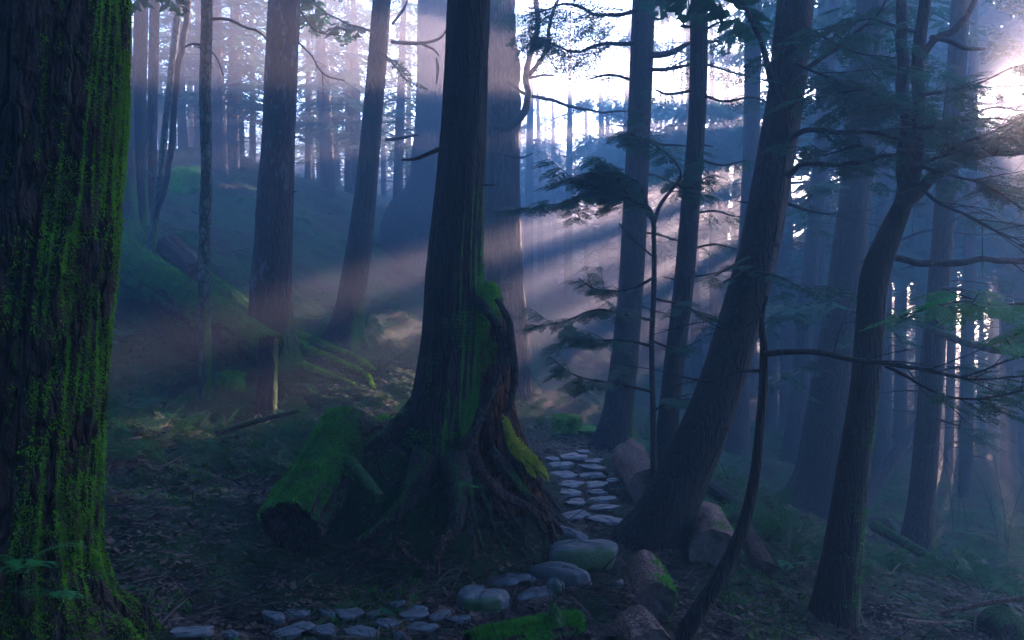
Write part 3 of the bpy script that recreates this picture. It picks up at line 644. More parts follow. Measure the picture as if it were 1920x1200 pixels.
make_tree('conifer_tree', [(1244,885,58),(1252,800,40),(1262,700,37),(1280,550,36),(1295,380,35),(1308,200,33),(1311,0,32)], 'bark_dark', 'thin near black trunk right of the one at the path end', depth=9.4, ztop=11, seed=61, sides=36, step=.06, amp=.08, amp2=.02, flare=.25, stubs=8,
    crown=dict(z0=5.9, n=9, L=2.0, gap=.2, size=(.45,.8)), lod=1,
    limbs=[dict(rows=[(1322,180,6),(1360,190,5),(1420,185,4),(1480,215,2)], d=9.3, fol=1, gap=.12, size=(.3,.5), t0=.3), dict(rows=[(1315,300,5),(1350,310,4),(1400,300,2)], d=9.3, fol=1, gap=.11, size=(.25,.45)), dict(rows=[(1300,400,5),(1340,395,4),(1390,405,2)], d=9.5, fol=1, gap=.11, size=(.25,.45)),
           dict(rows=[(1290,470,5),(1330,460,4),(1390,470,2)], d=9.6, fol=1, gap=.11, size=(.25,.45)), dict(rows=[(1315,60,6),(1350,40,5),(1400,45,3),(1450,70,2)], d=9.2, fol=1, gap=.1, size=(.3,.6)), dict(rows=[(1296,170,6),(1250,175,5),(1230,165,3)], d=9.3, fol=1, gap=.1, size=(.25,.5)),
           dict(rows=[(1270,520,5),(1320,515,4),(1380,500,3)], d=9.4, fol=1, gap=.13, size=(.25,.4)), dict(rows=[(1252,830,5),(1290,790,4),(1310,770,2)], d=9.3, fol=1, gap=.13, size=(.2,.3))])
make_tree('leaning_tree', [(1222,1025,150),(1245,970,112),(1275,900,98),(1330,780,88),(1382,620,78),(1420,480,74),(1452,300,68),(1475,150,66),(1490,0,65)], 'bark_dark', 'thick black leaning trunk right of the stone path', depth=7.15, ztop=11, seed=62, sides=110, step=.035, amp=.11, amp2=.03, kz=.5, flare=.28, lobes=5, flh=.3, stubs=6,
    crown=dict(z0=5.6, n=9, L=2.4, gap=0.158, size=(0.47, 0.94)), lod=0,
    limbs=[dict(rows=[(1470,215,15),(1450,170,16),(1435,120,13),(1425,70,11),(1405,30,8),(1370,-30,5)], d=6.9, twigs=4, fol=1, gap=0.162, size=(0.18, 0.32)),
           dict(rows=[(1478,258,9),(1472,210,10),(1485,160,10),(1530,112,9),(1590,75,8),(1635,45,6),(1665,0,4),(1690,-50,3)], d=6.8, twigs=5, fol=1, gap=0.115, size=(0.18, 0.36)),
           dict(rows=[(1480,262,12),(1505,246,11),(1540,240,9),(1600,246,8),(1680,262,6),(1760,270,5),(1850,262,3)], d=6.7, d1=6.0, fol=1, gap=0.123, size=(0.23, 0.40), t0=.15, twigs=12),
           dict(rows=[(1478,325,14),(1490,318,12),(1500,305,10),(1530,301,9),(1600,307,8),(1680,300,7),(1740,320,6),(1830,345,4),(1930,395,3)], d=6.7, d1=5.6, fol=1, gap=0.140, size=(0.18, 0.36), t0=.3, twigs=14),
           dict(rows=[(1395,690,10),(1360,700,7),(1310,715,5),(1260,700,3)], d=7.0, mat='twig', twigs=5), dict(rows=[(1410,480,6),(1380,495,5),(1340,520,3)], d=7.0, fol=1, gap=0.104, size=(0.18, 0.30), t0=.1),
           dict(rows=[(1415,510,6),(1450,515,5),(1500,535,3)], d=6.8, fol=1, gap=0.087, size=(0.18, 0.32), t0=.0, twigs=3), dict(rows=[(1400,495,6),(1390,510,5),(1360,530,3)], d=6.8, fol=1, gap=0.087, size=(0.18, 0.32), t0=.0),
           dict(rows=[(1480,40,6),(1530,60,5),(1600,95,4),(1700,110,2)], d=6.6, fol=1, gap=0.121, size=(0.23, 0.43), t0=.1, twigs=6), dict(rows=[(1480,110,6),(1540,140,5),(1620,170,4),(1740,200,2)], d=6.2, fol=1, gap=0.104, size=(0.23, 0.43), t0=.2, twigs=8),
           dict(rows=[(1470,380,7),(1520,395,6),(1560,400,3)], d=7.6, twigs=4)])
make_tree('conifer_tree', [(1372,905,60),(1380,800,46),(1392,600,38),(1404,400,32),(1410,200,30),(1413,0,30)], 'bark_far', 'pale blue hazy trunk half hidden behind the thick leaning trunk', depth=17, ztop=13, seed=63, sides=24, step=.12, amp=.05, flare=.4, deadn=16, deadz=(1, 7), crown=dict(z0=7, n=10, L=2.4, gap=.3), lod=2)
make_tree('conifer_tree', [(1484,915,62),(1492,820,42),(1508,620,32),(1522,480,29),(1545,220,25),(1566,0,24)], 'bark_far', 'slim hazy trunk between the thick leaning trunk and the broad hazy one', depth=18, ztop=14, seed=64, sides=24, step=.12, amp=.05, flare=.4, deadn=22, deadz=(.5, 7), crown=dict(z0=6.5, n=12, L=2.6, gap=.3), lod=2)
make_tree('conifer_tree', [(1518,985,170),(1530,930,112),(1548,800,80),(1570,640,66),(1590,480,60),(1608,320,56),(1622,120,54),(1634,0,52)], 'bark_grey', 'broad hazy trunk with flared foot on the right slope', depth=12.3, ztop=13, seed=65, sides=60, step=.08, amp=.07, amp2=.02, flare=.3, lobes=5, stubs=5, crown=dict(z0=6, n=12, L=2.6, gap=.24), lod=2,
    limbs=[dict(rows=[(1575,560,7),(1520,570,6),(1460,585,4),(1430,600,2)], d=12, fol=1, gap=.10, size=(.4,.8), t0=.1, twigs=5), dict(rows=[(1600,330,7),(1540,350,6),(1500,390,3)], d=12, fol=1, gap=.1, size=(.35,.6), twigs=4), dict(rows=[(1605,250,7),(1660,230,6),(1740,260,3)], d=12, fol=1, gap=.1, size=(.35,.6), twigs=4), dict(rows=[(1560,700,6),(1500,690,5),(1450,720,2)], d=12, fol=1, gap=.12, size=(.3,.5), twigs=4), dict(rows=[(1590,580,7),(1650,600,6),(1690,640,3)], d=11.8, fol=1, gap=.09, size=(.4,.7), t0=.1), dict(rows=[(1600,500,8),(1650,470,7),(1700,440,5),(1800,438,4),(1930,445,2)], d=11.8, twigs=5)])
t6, pl6, b6 = make_tree('forked_tree', [(1556,1200,92),(1568,1130,78),(1582,1020,66),(1602,860,54),(1622,720,50),(1632,600,50),(1640,520,50),(1664,450,44),(1690,390,34),(1712,330,26),(1722,230,22),(1722,100,22),(1735,0,20)], 'bark_dark', 'nearest trunk of the right slope, mossy, forking high into thick curved limbs', depth=6.0, ztop=9, seed=66, sides=90, step=.035, amp=.10, amp2=.025, flare=.12, stubs=3,
    limbs=[dict(rows=[(1688,392,26),(1716,365,24),(1745,332,20),(1775,312,19),(1805,300,18),(1840,290,17),(1890,286,15),(1960,270,13)], d=5.95, sides=18, fol=0, twigs=4),
           dict(rows=[(1632,560,30),(1652,500,30),(1676,440,26),(1690,360,24),(1690,220,24),(1692,100,22),(1694,-20,18),(1694,-200,10)], d=6.3, sides=18),
           dict(rows=[(1722,120,12),(1755,70,14),(1790,55,13),(1815,25,11),(1832,-20,8)], d=5.9, sides=10), dict(rows=[(1745,70,10),(1790,80,10),(1820,92,8),(1850,88,5)], d=5.8),
           dict(rows=[(1700,310,9),(1740,300,8),(1800,270,6),(1870,240,4),(1950,200,3)], d=5.8, d1=5.0, fol=1, gap=0.108, size=(0.18, 0.38), twigs=12), dict(rows=[(1640,290,7),(1610,275,6),(1580,280,4),(1540,290,2)], d=6.1, fol=1, gap=0.093, size=(0.18, 0.38), twigs=5),
           dict(rows=[(1715,210,7),(1660,190,6),(1610,170,4),(1560,180,2)], d=5.9, fol=1, gap=0.078, size=(0.23, 0.41), twigs=6, t0=.1), dict(rows=[(1722,180,7),(1770,170,6),(1840,155,4),(1900,130,2)], d=5.6, fol=1, gap=0.078, size=(0.23, 0.38), twigs=6, t0=.1),
           dict(rows=[(1722,240,7),(1790,230,6),(1860,225,4),(1940,235,2)], d=5.4, fol=1, gap=0.078, size=(0.18, 0.38), twigs=8, t0=.1), dict(rows=[(1718,60,7),(1680,50,6),(1620,30,4),(1570,50,2)], d=5.8, fol=1, gap=0.093, size=(0.18, 0.38), twigs=5),
           dict(rows=[(1712,340,7),(1770,385,6),(1840,420,4),(1930,470,2)], d=5.4, d1=4.8, twigs=12, fol=0), dict(rows=[(1655,482,14),(1690,484,14),(1740,497,13),(1800,495,13),(1840,483,12),(1900,490,12),(1980,500,10)], d=6.4, sides=12, twigs=2)],
    crown=dict(z0=4.6, n=10, L=2.2, gap=0.132, size=(0.42, 0.85)), lod=0)
fuzz(trunk_of(t6), t6, (1, -.1, .1), 4000, .018, 'mosstuft_d', .8, .9, 1.1, 7, box=lambda p: p[:, 2] < 1.6)
make_tree('conifer_tree', [(1716,1050,62),(1726,960,48),(1740,800,43),(1750,660,41),(1762,520,38),(1776,340,35),(1790,180,33),(1802,0,31)], 'bark_grey', 'hazy straight trunk with mossy foot standing alone near the right edge', depth=10.8, ztop=13, seed=67, sides=36, step=.08, amp=.07, amp2=.02, flare=.35, stubs=5, deadn=12, deadz=(0, 5), crown=dict(z0=5.8, n=12, L=2.6, gap=.2), lod=1,
    limbs=[dict(rows=[(1752,620,10),(1700,600,12),(1650,590,14)], d=10.6, sides=10), dict(rows=[(1750,622,14),(1800,636,14),(1850,650,14),(1940,668,13)], d=9.5, sides=12, mat='twig_moss'), dict(rows=[(1760,540,6),(1820,545,6),(1900,560,3)], d=10, twigs=4, fol=1, gap=.09, size=(.25,.5)), dict(rows=[(1745,700,6),(1800,690,5),(1870,720,4),(1940,760,2)], d=10, twigs=5, fol=1, gap=.08, size=(.3,.55)), dict(rows=[(1740,610,6),(1690,600,5),(1640,620,3)], d=10.4, twigs=4, fol=1, gap=.08, size=(.3,.5)),
           dict(rows=[(1770,420,6),(1830,400,5),(1910,430,2)], d=10.2, twigs=4, fol=1, gap=.09, size=(.25,.5)), dict(rows=[(1785,240,6),(1850,200,5),(1930,210,2)], d=10.4, twigs=4, fol=1, gap=.08, size=(.3,.6)), dict(rows=[(1745,780,5),(1800,800,4),(1860,840,2)], d=10.2, twigs=4, fol=1, gap=.1, size=(.25,.45))])
# S curved sapling by the path and its long limbs
make_tree('curved_sapling', [(1275,1205,34),(1300,1160,32),(1345,1090,28),(1392,990,24),(1412,910,20),(1424,810,17),(1431,720,16),(1432,650,14),(1428,600,9),(1438,555,6)], 'bark_dark', 'thin curved mossy sapling in front with one long level limb to the right', depth=4.75, ztop=2.0, seed=68, sides=24, step=.03, amp=.10, flare=.05, lod=0,
    limbs=[dict(rows=[(1432,664,13),(1470,662,11),(1530,666,11),(1600,678,10),(1680,684,9),(1740,700,7),(1810,712,6),(1880,712,4),(1960,700,3)], d=4.7, d1=4.3, twigs=12, tl=.8, mat='twig'), dict(rows=[(1660,686,7),(1710,712,6),(1760,735,5),(1850,745,4),(1960,730,3)], d=4.4, d1=4.0, twigs=10, tl=.6, fol=1, gap=.09, size=(.12,.22)),
           dict(rows=[(1800,708,5),(1860,690,4),(1930,660,3)], d=4.3, twigs=6, tl=.6), dict(rows=[(1425,695,7),(1380,698,5),(1330,712,4),(1290,705,2)], d=4.7, twigs=4, tl=.5), dict(rows=[(1430,590,5),(1400,610,4),(1360,615,3),(1320,600,2)], d=4.7, twigs=6, tl=.5)])
# small hemlocks in the gap
make_tree('hemlock_sapling', [(1226,858,13),(1224,750,11),(1222,640,10),(1226,540,10),(1226,450,9),(1224,412,9),(1212,385,7),(1195,378,5)], 'twig', 'thin forked hemlock sapling with feathery sprays before the hazy trunk', depth=8.6, ztop=2.9, seed=70, sides=10, step=.05, amp=.05, flare=.2, lod=0,
    limbs=[dict(rows=[(1222,410,8),(1195,385,7),(1160,370,6),(1120,362,4),(1060,375,3),(1010,385,2)], d=8.5, d1=7.9, fol=1, gap=0.034, size=(0.18, 0.39), t0=.12, twigs=12, tl=.8),
           dict(rows=[(1226,420,8),(1240,380,7),(1262,350,6),(1278,330,5),(1272,300,4),(1240,275,3),(1180,250,2)], d=8.5, fol=1, gap=0.041, size=(0.18, 0.37), t0=.4, twigs=9, tl=.8), dict(rows=[(1270,345,5),(1285,355,4),(1310,340,2)], d=8.4, fol=1, gap=0.041, size=(0.18, 0.32), twigs=2),
           dict(rows=[(1212,388,5),(1195,340,4),(1160,325,3),(1110,320,2)], d=8.4, fol=1, gap=0.041, size=(0.18, 0.33), t0=.2, twigs=5, tl=.7), dict(rows=[(1185,378,5),(1150,330,4),(1090,330,3),(1040,345,2)], d=8.2, fol=1, gap=0.034, size=(0.21, 0.39), t0=.2, twigs=6, tl=.7),
           dict(rows=[(1226,520,6),(1190,540,5),(1130,545,4),(1090,520,2)], d=8.4, fol=1, gap=0.055, size=(0.14, 0.30), t0=.3, twigs=7, tl=.6), dict(rows=[(1224,600,6),(1170,590,5),(1110,585,4),(1070,600,3),(1000,610,2)], d=8.4, d1=7.8, fol=1, gap=0.048, size=(0.14, 0.30), t0=.2, twigs=9, tl=.7),
           dict(rows=[(1224,650,6),(1180,640,5),(1120,640,4),(1060,632,2)], d=8.3, fol=1, gap=0.034, size=(0.14, 0.31), t0=.25, twigs=8, tl=.6), dict(rows=[(1224,735,6),(1180,725,5),(1130,715,4),(1080,700,3),(1030,668,2)], d=8.3, fol=1, gap=0.034, size=(0.14, 0.31), t0=.3, twigs=8, tl=.6),
           dict(rows=[(1226,560,6),(1270,570,5),(1330,600,4),(1380,605,2)], d=8.5, fol=1, gap=0.068, size=(0.14, 0.28), t0=.2, twigs=8, tl=.6), dict(rows=[(1226,640,5),(1270,655,4),(1310,640,2)], d=8.5, fol=1, gap=0.068, size=(0.14, 0.28), twigs=6, tl=.6), dict(rows=[(1226,770,5),(1270,745,4),(1300,735,2)], d=8.5, fol=1, gap=0.055, size=(0.14, 0.28), twigs=4, tl=.6),
           dict(rows=[(1223,480,4),(1180,440,3),(1165,420,2)], d=8.4, twigs=4, tl=.7)])
# hemlock standing just outside the right edge; its branch reaches into the picture
make_tree('hemlock_tree', [(2150,1400,80),(2140,1000,74),(2130,600,66),(2125,200,60),(2120,-100,50)], 'bark_dark', 'hemlock beyond the right edge reaching one bright green branch into view', depth=4.4, ztop=7, seed=71, sides=20, step=.1, amp=.06, lod=0, leaf='leaf_near',
    limbs=[dict(rows=[(2130,480,16),(2040,520,10),(1960,555,7),(1900,568,5),(1830,560,3),(1765,566,2)], d=3.9, d1=3.0, fol=1, gap=.085, size=(.15,.24), t0=.3, twigs=7, tl=.5), dict(rows=[(2060,510,8),(1980,600,6),(1920,620,4),(1880,632,2)], d=3.8, d1=3.2, fol=1, gap=.08, size=(.14,.2), t0=.3, twigs=4, tl=.4)])

# ================================================================== TREES BEHIND
def bg_tree(x, y, h, r, label, seed, z0=3.0, n=30, L=2.6, gap=.45, size=(.7, 1.3), dead=14, lean=0, group=None, lod=2, cull=True, taper=.7, pitch=-.3):
    g = g1(x, y); rr = random.Random(seed); lx = rr.uniform(-.6, .6) + lean; ly = rr.uniform(-.4, .4)
    pl = np.array([[x, y, g - .4, r * 1.1], [x + lx * .1, y + ly * .1, g + h * .12, r], [x + lx * .5, y + ly * .4, g + h * .5, r * .8], [x + lx, y + ly, g + h, r * .12]])
    t = thing('conifer_tree', (x, y, g), label, 'tree', group)
    mb = MB(); tube(mb, pl, 14, .35, .07, 1.6, .6, .4, 5, .3, seed); mb.build('trunk', M['bark_far'], t)
    tw = MB(); sp = Sprays()
    for k, ln in enumerate(auto_limbs(pl, g + z0, g + h * .98, n, L, seed, .45, .08, taper)):
        tube(tw, ln, 4, .8, m=1); dress(sp, ln, .08, gap, size, seed + k, pitch=pitch, roll=.9)
    if dead:
        for ln in auto_limbs(pl, g + 1, g + z0 + 2, dead, 1.6, seed + 5, .15, 0):
            ln = ln.copy(); ln[:, 3] = np.minimum(ln[:, 3], .018) * .8 + .003; tube(tw, ln, 4, .5, m=1)
    sp.emit(tw, lod, cull=cull, seed=seed); tw.build('crown', [M['leaf_far'], M['twig']], t, smooth=False)
    return t
def copy_tree(o, loc, rz, sc, label, group):
    c = o.copy(); COL.objects.link(c); c.location = loc; c.rotation_euler = (0, 0, rz); c.scale = (sc, sc, sc); c['label'] = label
    if group: c['group'] = group
    elif 'group' in c: del c['group']
    for ch in o.children: d = ch.copy(); COL.objects.link(d); d.parent = c
    return c
# the stand on the sun side, whose crowns cut the light into shafts
rr = random.Random(12)
_az = lambda D, off: (D * math.sin(SUN_AZ) + off * math.cos(SUN_AZ), D * math.cos(SUN_AZ) - off * math.sin(SUN_AZ))
stand = [(6.4, 27), (9.6, 25), (3.9, 31), (7, 47), (11, 58), (3, 58), (30, 30), (37, 50), (27, 43), (20, 55), (36, 38), (14, 47), (31, 52), (24, 36), (12, 26), (17, 25), (9, 33), (15, 34), (20, 32), (25, 31), (12, 42), (18, 41), (24, 40), (29, 38), (16, 50), (22, 50), (28, 48), (34, 45), (5, 40), (8, 52), (33, 56), (25, 60), (16, 62), (21, 22)]
stand += [_az(33, -2.3), _az(39, -1.9), _az(45, -3.2), _az(36, 2.2), _az(52, -1.8), _az(29, -4.2), _az(42, -5.2), _az(48, 3.0), _az(41, -1.3), _az(56, 2.8), _az(34, 3.6), _az(44, 4.8), _az(38, 2.6)]
for i, (x, y) in enumerate(stand):
    if i < len(stand) - 13: x += rr.uniform(-1, 1); y += rr.uniform(-1, 1)
    off = math.hypot(x, y) * math.sin(math.atan2(x, y) - SUN_AZ)
    if abs(off) < .8: x += 1.0 * (1 if off > 0 else -1)
    g = g1(x, y)
    bg_tree(x, y, rr.uniform(12.3, 14.9) - g, rr.uniform(.16, .3), 'one of the misty conifers massed in front of the low sun on the right', 200 + i, z0=2.6 - g, n=(34 if off > 2.5 else 80) if i > 2 else 36, L=3.3 if i > 2 else 2.5, gap=.22, size=(.9, 1.6), dead=12, taper=.45, pitch=-.55, group='misty conifers in front of the low sun')
for i, (x, y) in enumerate([(2, 44), (6, 50), (10, 56), (15, 61), (0, 53), (4, 62), (9, 68), (16, 71), (21, 70), (12, 48), (7.5, 58), (5.6, 33), (7.8, 36), (9.3, 34), (11, 37), (12.5, 38), (4.4, 38)]):
    g = g1(x, y); bg_tree(x, y, (rr.uniform(10.5, 13) if i < 11 else rr.uniform(13.5, 14.8)) - g, rr.uniform(.15, .26), 'one of the blurred conifers closing the view far beyond the path end', 400 + i, z0=1.5 - g * .3, n=44, L=2.6, gap=.3, size=(.7, 1.3), dead=8, group='blurred conifers closing the view beyond the path', taper=.7, pitch=-.4, cull=True)
# far trunks placed where the photograph shows them
protos = [bg_tree(-22 - k * 3, 46 + k, 17, .22, '', 300 + k, z0=3.4, n=34, L=2.3, dead=34, cull=False) for k in range(4)] + [bg_tree(-22 - k * 3, 50 + k, 17, .22, '', 310 + k, z0=6.5, n=11, L=1.8, gap=.4, size=(.5, 1.0), dead=46, cull=False) for k in range(2)]
far = []
GL = 'bare misty trunks between the reddish and the central tree'; GR = 'trunks on the dark ridge at upper left'; GC_ = 'ghostly trunks in the bright mist above the path'; GF = 'faint trunks in the blue mist down the right slope'
for px, w_, d, base in [(578, 10, 30, 395), (600, 9, 34, 395), (616, 24, 27, 390), (634, 8, 33, 395), (652, 9, 30, 395), (668, 20, 29, 395), (745, 17, 27, 400), (765, 9, 32, 400), (586, 7, 38, 390), (720, 8, 36, 400), (625, 7, 40, 390)]: far.append((px, w_, d, 'bare slim misty trunk with short dead twigs between the reddish and the central tree', GL))
for px, w_, d, base in [(345, 15, 24, 250), (372, 14, 27, 240), (412, 27, 22, 240), (437, 20, 23, 250), (452, 12, 25, 270), (360, 10, 30, 230), (325, 12, 28, 240), (475, 10, 30, 260), (308, 14, 30, 240)]: far.append((px, w_, d, 'dim trunk standing on the dark ridge between the twin stems and the reddish tree', GR))
for px, w_, d, base in [(990, 16, 33, 0), (1015, 10, 38, 0), (1040, 9, 42, 0), (1065, 14, 36, 0), (1100, 9, 44, 0), (1130, 12, 40, 0), (975, 9, 45, 0), (1340, 14, 30, 0), (1240, 10, 40, 0)]: far.append((px, w_, d, 'ghostly thin trunk in the bright mist above the end of the path', GC_))
for px, w_, d, base in [(1530, 26, 21, 0), (1660, 30, 20, 0), (1690, 16, 27, 0), (1818, 20, 20, 0), (1785, 14, 26, 0), (1948, 18, 24, 0), (1770, 12, 30, 0), (1450, 18, 26, 0), (1600, 14, 30, 0), (1810, 10, 34, 0), (1645, 12, 34, 0)]: far.append((px, w_, d, 'faint bluish trunk dissolving in mist down the right slope', GF))
ORD = ['leftmost', 'second from the left', 'third from the left', 'fourth from the left', 'fifth from the left', 'sixth from the left', 'fifth from the right', 'fourth from the right', 'third from the right', 'second from the right', 'rightmost']
for gr in {f[4] for f in far}:
    mem = sorted([k for k, f in enumerate(far) if f[4] == gr], key=lambda k: far[k][0]); names = ORD if len(mem) == 11 else ORD[:5] + ORD[7:]
    for k, nm in zip(mem, names): far[k] = (*far[k][:3], nm + ' of the ' + gr, gr)
rr = random.Random(4); used = set()
for i, (px, w_, d, lab, gr) in enumerate(far):
    q = P(px, 400, d); g = g1(q[0], q[1]); sc = max(.55, min(1.5, w_ / 2 * d / F / .20))
    bare = gr in (GC_, GF); pr = protos[4 + i % 2] if bare else protos[i % 4]
    if id(pr) not in used: used.add(id(pr)); o = pr; o.location = (q[0], q[1], g); o['label'] = lab; o['group'] = gr; o.scale = (sc, sc, (14.8 - g) / 17); o.rotation_euler = (0, 0, rr.uniform(0, 6.28))
    else: o = copy_tree(pr, (q[0], q[1], g), rr.uniform(0, 6.28), sc, lab, gr); o.scale = (sc, sc, (14.8 - g) / 17)

# unseen conifers added behind and beside the viewpoint to shade the foreground
shade_trees = []
for i, (x, y) in enumerate([(-5, -5), (1, -9), (-10, -1), (-3, -13), (6, -15), (-11, -9), (-9, 5), (-13, 3)]):
    g = g1(x, y); lab = 'one of the unseen dense conifers added behind or beside the viewpoint to shade the foreground'
    if i < 2: o = bg_tree(x, y, 14.5 - g, .25, lab, 500 + i, z0=2.2, n=80, L=3.4, gap=.25, size=(.9, 1.6), dead=0, taper=.6, pitch=-.4, group='added shade conifers behind and beside the viewpoint', cull=False); shade_trees.append(o)
    else: o = copy_tree(shade_trees[i % 2], (x, y, g), rr.uniform(0, 6.28), 1, lab, 'added shade conifers behind and beside the viewpoint'); o.scale = (1, 1, (14.6 - g) / 15)

mb = MB(); sp = Sprays(); rr = random.Random(77)
for k in range(210):
    px = rr.uniform(-500, 1330) if k < 150 else rr.uniform(1330, 2500); d = rr.uniform(42, 78); q = P(px, 500, d); g = g1(q[0], q[1]); top = rr.uniform(12.2, 14.9) if k < 150 else rr.uniform(3.0, 7.0); h = top - g
    if h < 2.5: continue
    tube(mb, [[q[0], q[1], g - .3, .2], [q[0], q[1], g + h * .6, .12], [q[0], q[1], top, .03]], 7, 1.0, .05, m=1)
    nl = int(14 + h * 1.6)
    for j in range(nl):
        z = g + h * (.08 + .9 * j / nl); L = 2.6 * (1 - (j / nl) ** 1.6) + .4; az = j * 2.4 + rr.uniform(-.4, .4)
        for f in (.25, .6): sp.add(np.array([q[0] + math.cos(az) * L * f * .6, q[1] + math.sin(az) * L * f * .6, z - f * .3]), az + rr.uniform(-.6, .6), rr.uniform(-.7, -.1), rr.uniform(-.9, .9), L * rr.uniform(.5, .75))
sp.emit(mb, 2, seed=5); o = mb.build('distant_forest', [M['leaf_far'], M['bark_far']], None, smooth=False); o['kind'] = 'stuff'

# ================================================================== FALLEN LOGS
def log(label, A, B, wA, wB, dA, dB, mt='log_moss', cat='log', cutA=True, cutB=False, moss=0, mdir=(-.2, -.2, 1), mthr=.3, seed=0, name='fallen_log', flat=1.0, branch=None, sides=44, group=None, hollow=True, matf='mosstuft_d'):
    """A is the near end; px, py of the axis ends, widths in px, depths"""
    a = P(*A, dA); b = P(*B, dB); ra = wA / 2 * dA / F; rb = wB / 2 * dB / F
    t = thing(name, (a + b) / 2 * np.array([1, 1, 1]), label, cat, group)
    mb = MB(); mid = (a + b) / 2; mid = mid + np.array([0, 0, .01]); q, N, B_, R_ = tube(mb, [[*a, ra], [*mid, (ra + rb) / 2], [*b, rb]], sides, .03, .2, 1.5, 1.3, s=seed, amp2=.09); bk = mb.build('bark' if 'bare' not in mt else 'wood', M[mt], t)
    for end, on in ((0, cutA), (-1, cutB)):
        if not on: continue
        c = q[end, :3]; T = q[1, :3] - q[0, :3]; T /= np.linalg.norm(T); s_ = -1 if end == 0 else 1
        th = np.linspace(0, 2 * math.pi, sides, endpoint=False); mb = MB(); V = []; K = 7
        for k in range(K):
            f = 1 - k / (K - 1) * .98; dep = (-.10 if hollow else .01) * ra * 2 * (1 - f ** 2)
            for j in range(sides):
                v = N[end] * math.cos(th[j]) + B_[end] * math.sin(th[j]); V.append(c + v * R_[end][j] * f * .995 + T * s_ * (dep + .012 * noise(np.array([math.cos(th[j]) * 3 * f, math.sin(th[j]) * 3 * f, seed]), 2) * (1 if k else 0)))
        i = np.arange(K - 1)[:, None] * sides; j = np.arange(sides)[None]; j2 = (j + 1) % sides
        Q = np.stack([i + j, i + j2, i + sides + j2, i + sides + j], -1).reshape(-1, 4); mb.add(V, Q); mb.build('cut_end', M['rootdark' if mt == 'log_moss' else 'cut'], t)
    if moss: fuzz(bk, t, mdir, moss, .022, matf, mthr + .04, .1, 1.0, seed + 3)
    if branch:
        for rw in branch:
            mb = MB(); tube(mb, [[*P(x, y, d), w_ / 2 * d / F] for x, y, w_, d in rw], 10, .04, .2, 1.5, 4, s=seed); mb.build('branch', M[mt], t)
    return t
log('big mossy log with a sawn dark end leaning on the root mound', (545, 990), (652, 812), 116, 104, 5.65, 6.75, moss=13000, seed=2, hollow=True, sides=60)
log('thin mossy branch lying against the mound beside the big mossy log', (712, 935), (655, 865), 20, 26, 5.75, 6.1, seed=3, name='fallen_branch', cat='branch', cutA=False, sides=14)
log('grey sawn log lying right of the upper stone path', (1218, 918), (1180, 858), 74, 62, 8.6, 10.2, mt='log_bare', seed=4)
log('pale pinkish log with green moss behind the foot of the thick leaning trunk', (1345, 1040), (1322, 975), 92, 70, 6.6, 7.6, mt='log_bare', seed=5, moss=2500, mdir=(.3, -.7, -.1), mthr=.45)
log('brown log slanting down behind the pale pinkish log', (1432, 1075), (1385, 985), 50, 44, 6.7, 7.6, mt='root', seed=6)
log('short upright hollow log with moss at the lower right edge of the path', (1232, 1128), (1205, 1065), 72, 60, 5.0, 5.7, mt='log_bare', seed=7, moss=3500, mdir=(.7, -.5, -.2), mthr=.25)
log('split stub of log at the bottom edge right of the path', (1222, 1222), (1192, 1172), 84, 70, 4.35, 4.75, mt='log_bare', seed=8)
tl = log('low mossy log with an upright mossy spur at the bottom of the picture', (880, 1215), (1085, 1170), 62, 42, 4.25, 4.55, moss=9000, mdir=(0, -.1, 1), mthr=.0, seed=9, cutA=False, sides=30, branch=[[(1040, 1170, 40, 4.45), (1040, 1150, 26, 4.45), (1035, 1128, 8, 4.45)]])
log('long mossy fallen trunk on the left slope rising towards the huge mossy tree', (505, 655), (195, 470), 56, 84, 10.3, 12.6, moss=30000, mthr=.1, seed=10, cutA=False)
log('rounded mossy log lying above the long fallen trunk', (470, 605), (330, 505), 56, 62, 12.0, 13.4, moss=16000, mthr=.1, seed=11, cutA=False)
log('broken reddish log on the left slope behind the pale stem', (365, 510), (318, 462), 40, 44, 12.3, 13.0, mt='root', seed=12)
log('thin stick propped on the mossy fallen trunk', (340, 545), (372, 500), 10, 8, 11.3, 11.6, mt='root', seed=13, name='fallen_branch', cat='branch', cutA=False, sides=10)
log('long dark branch across the litter left of the big mossy log', (405, 812), (560, 770), 12, 8, 7.9, 8.6, mt='rootdark', seed=14, name='fallen_branch', cat='branch', cutA=False, sides=10)
log('thin tilted fallen trunk in the mist right of the forked tree', (1615, 945), (1752, 752), 26, 16, 13.5, 15, mt='bark_far', seed=15, cutA=False, sides=14)
log('hazy fallen log across the right slope behind the forked tree', (1745, 1005), (1600, 985), 34, 40, 12.8, 13.4, mt='bark_grey', seed=16)
log('dark weathered log above the pale pinkish log', (1400, 965), (1330, 915), 30, 26, 8.4, 9.2, mt='bark_grey', seed=17)
log('mossy fallen pole running down the right slope', (1790, 1075), (1640, 985), 14, 22, 8.2, 9.8, mt='log_moss', seed=18, name='fallen_branch', cat='branch', cutA=False, sides=12)
log('thin sunlit stick on the right slope before the twig bush', (1925, 1120), (1760, 1150), 8, 12, 5.9, 6.1, mt='log_bare', seed=19, name='fallen_branch', cat='branch', cutA=False, sides=8)
def stick(label, rows, mt='snag', cat='branch'):
    ln = []
    for (a, b, w_) in rows:
        h = hit(a, b); ln.append([h[0], h[1], h[2] + w_ / 2 * h[1] / F, w_ / 2 * h[1] / F])
    mb = MB(); tube(mb, ln, 7, .04, .2, 1.2, 4); o = mb.build('fallen_branch', M[mt], None, origin=ln[0][:3]); tag(o, label, cat)
stick('pale bleached stick leaning at the foot of the broad hazy trunk', [(1472, 965, 5), (1490, 935, 7), (1502, 905, 5)], 'log_bare')
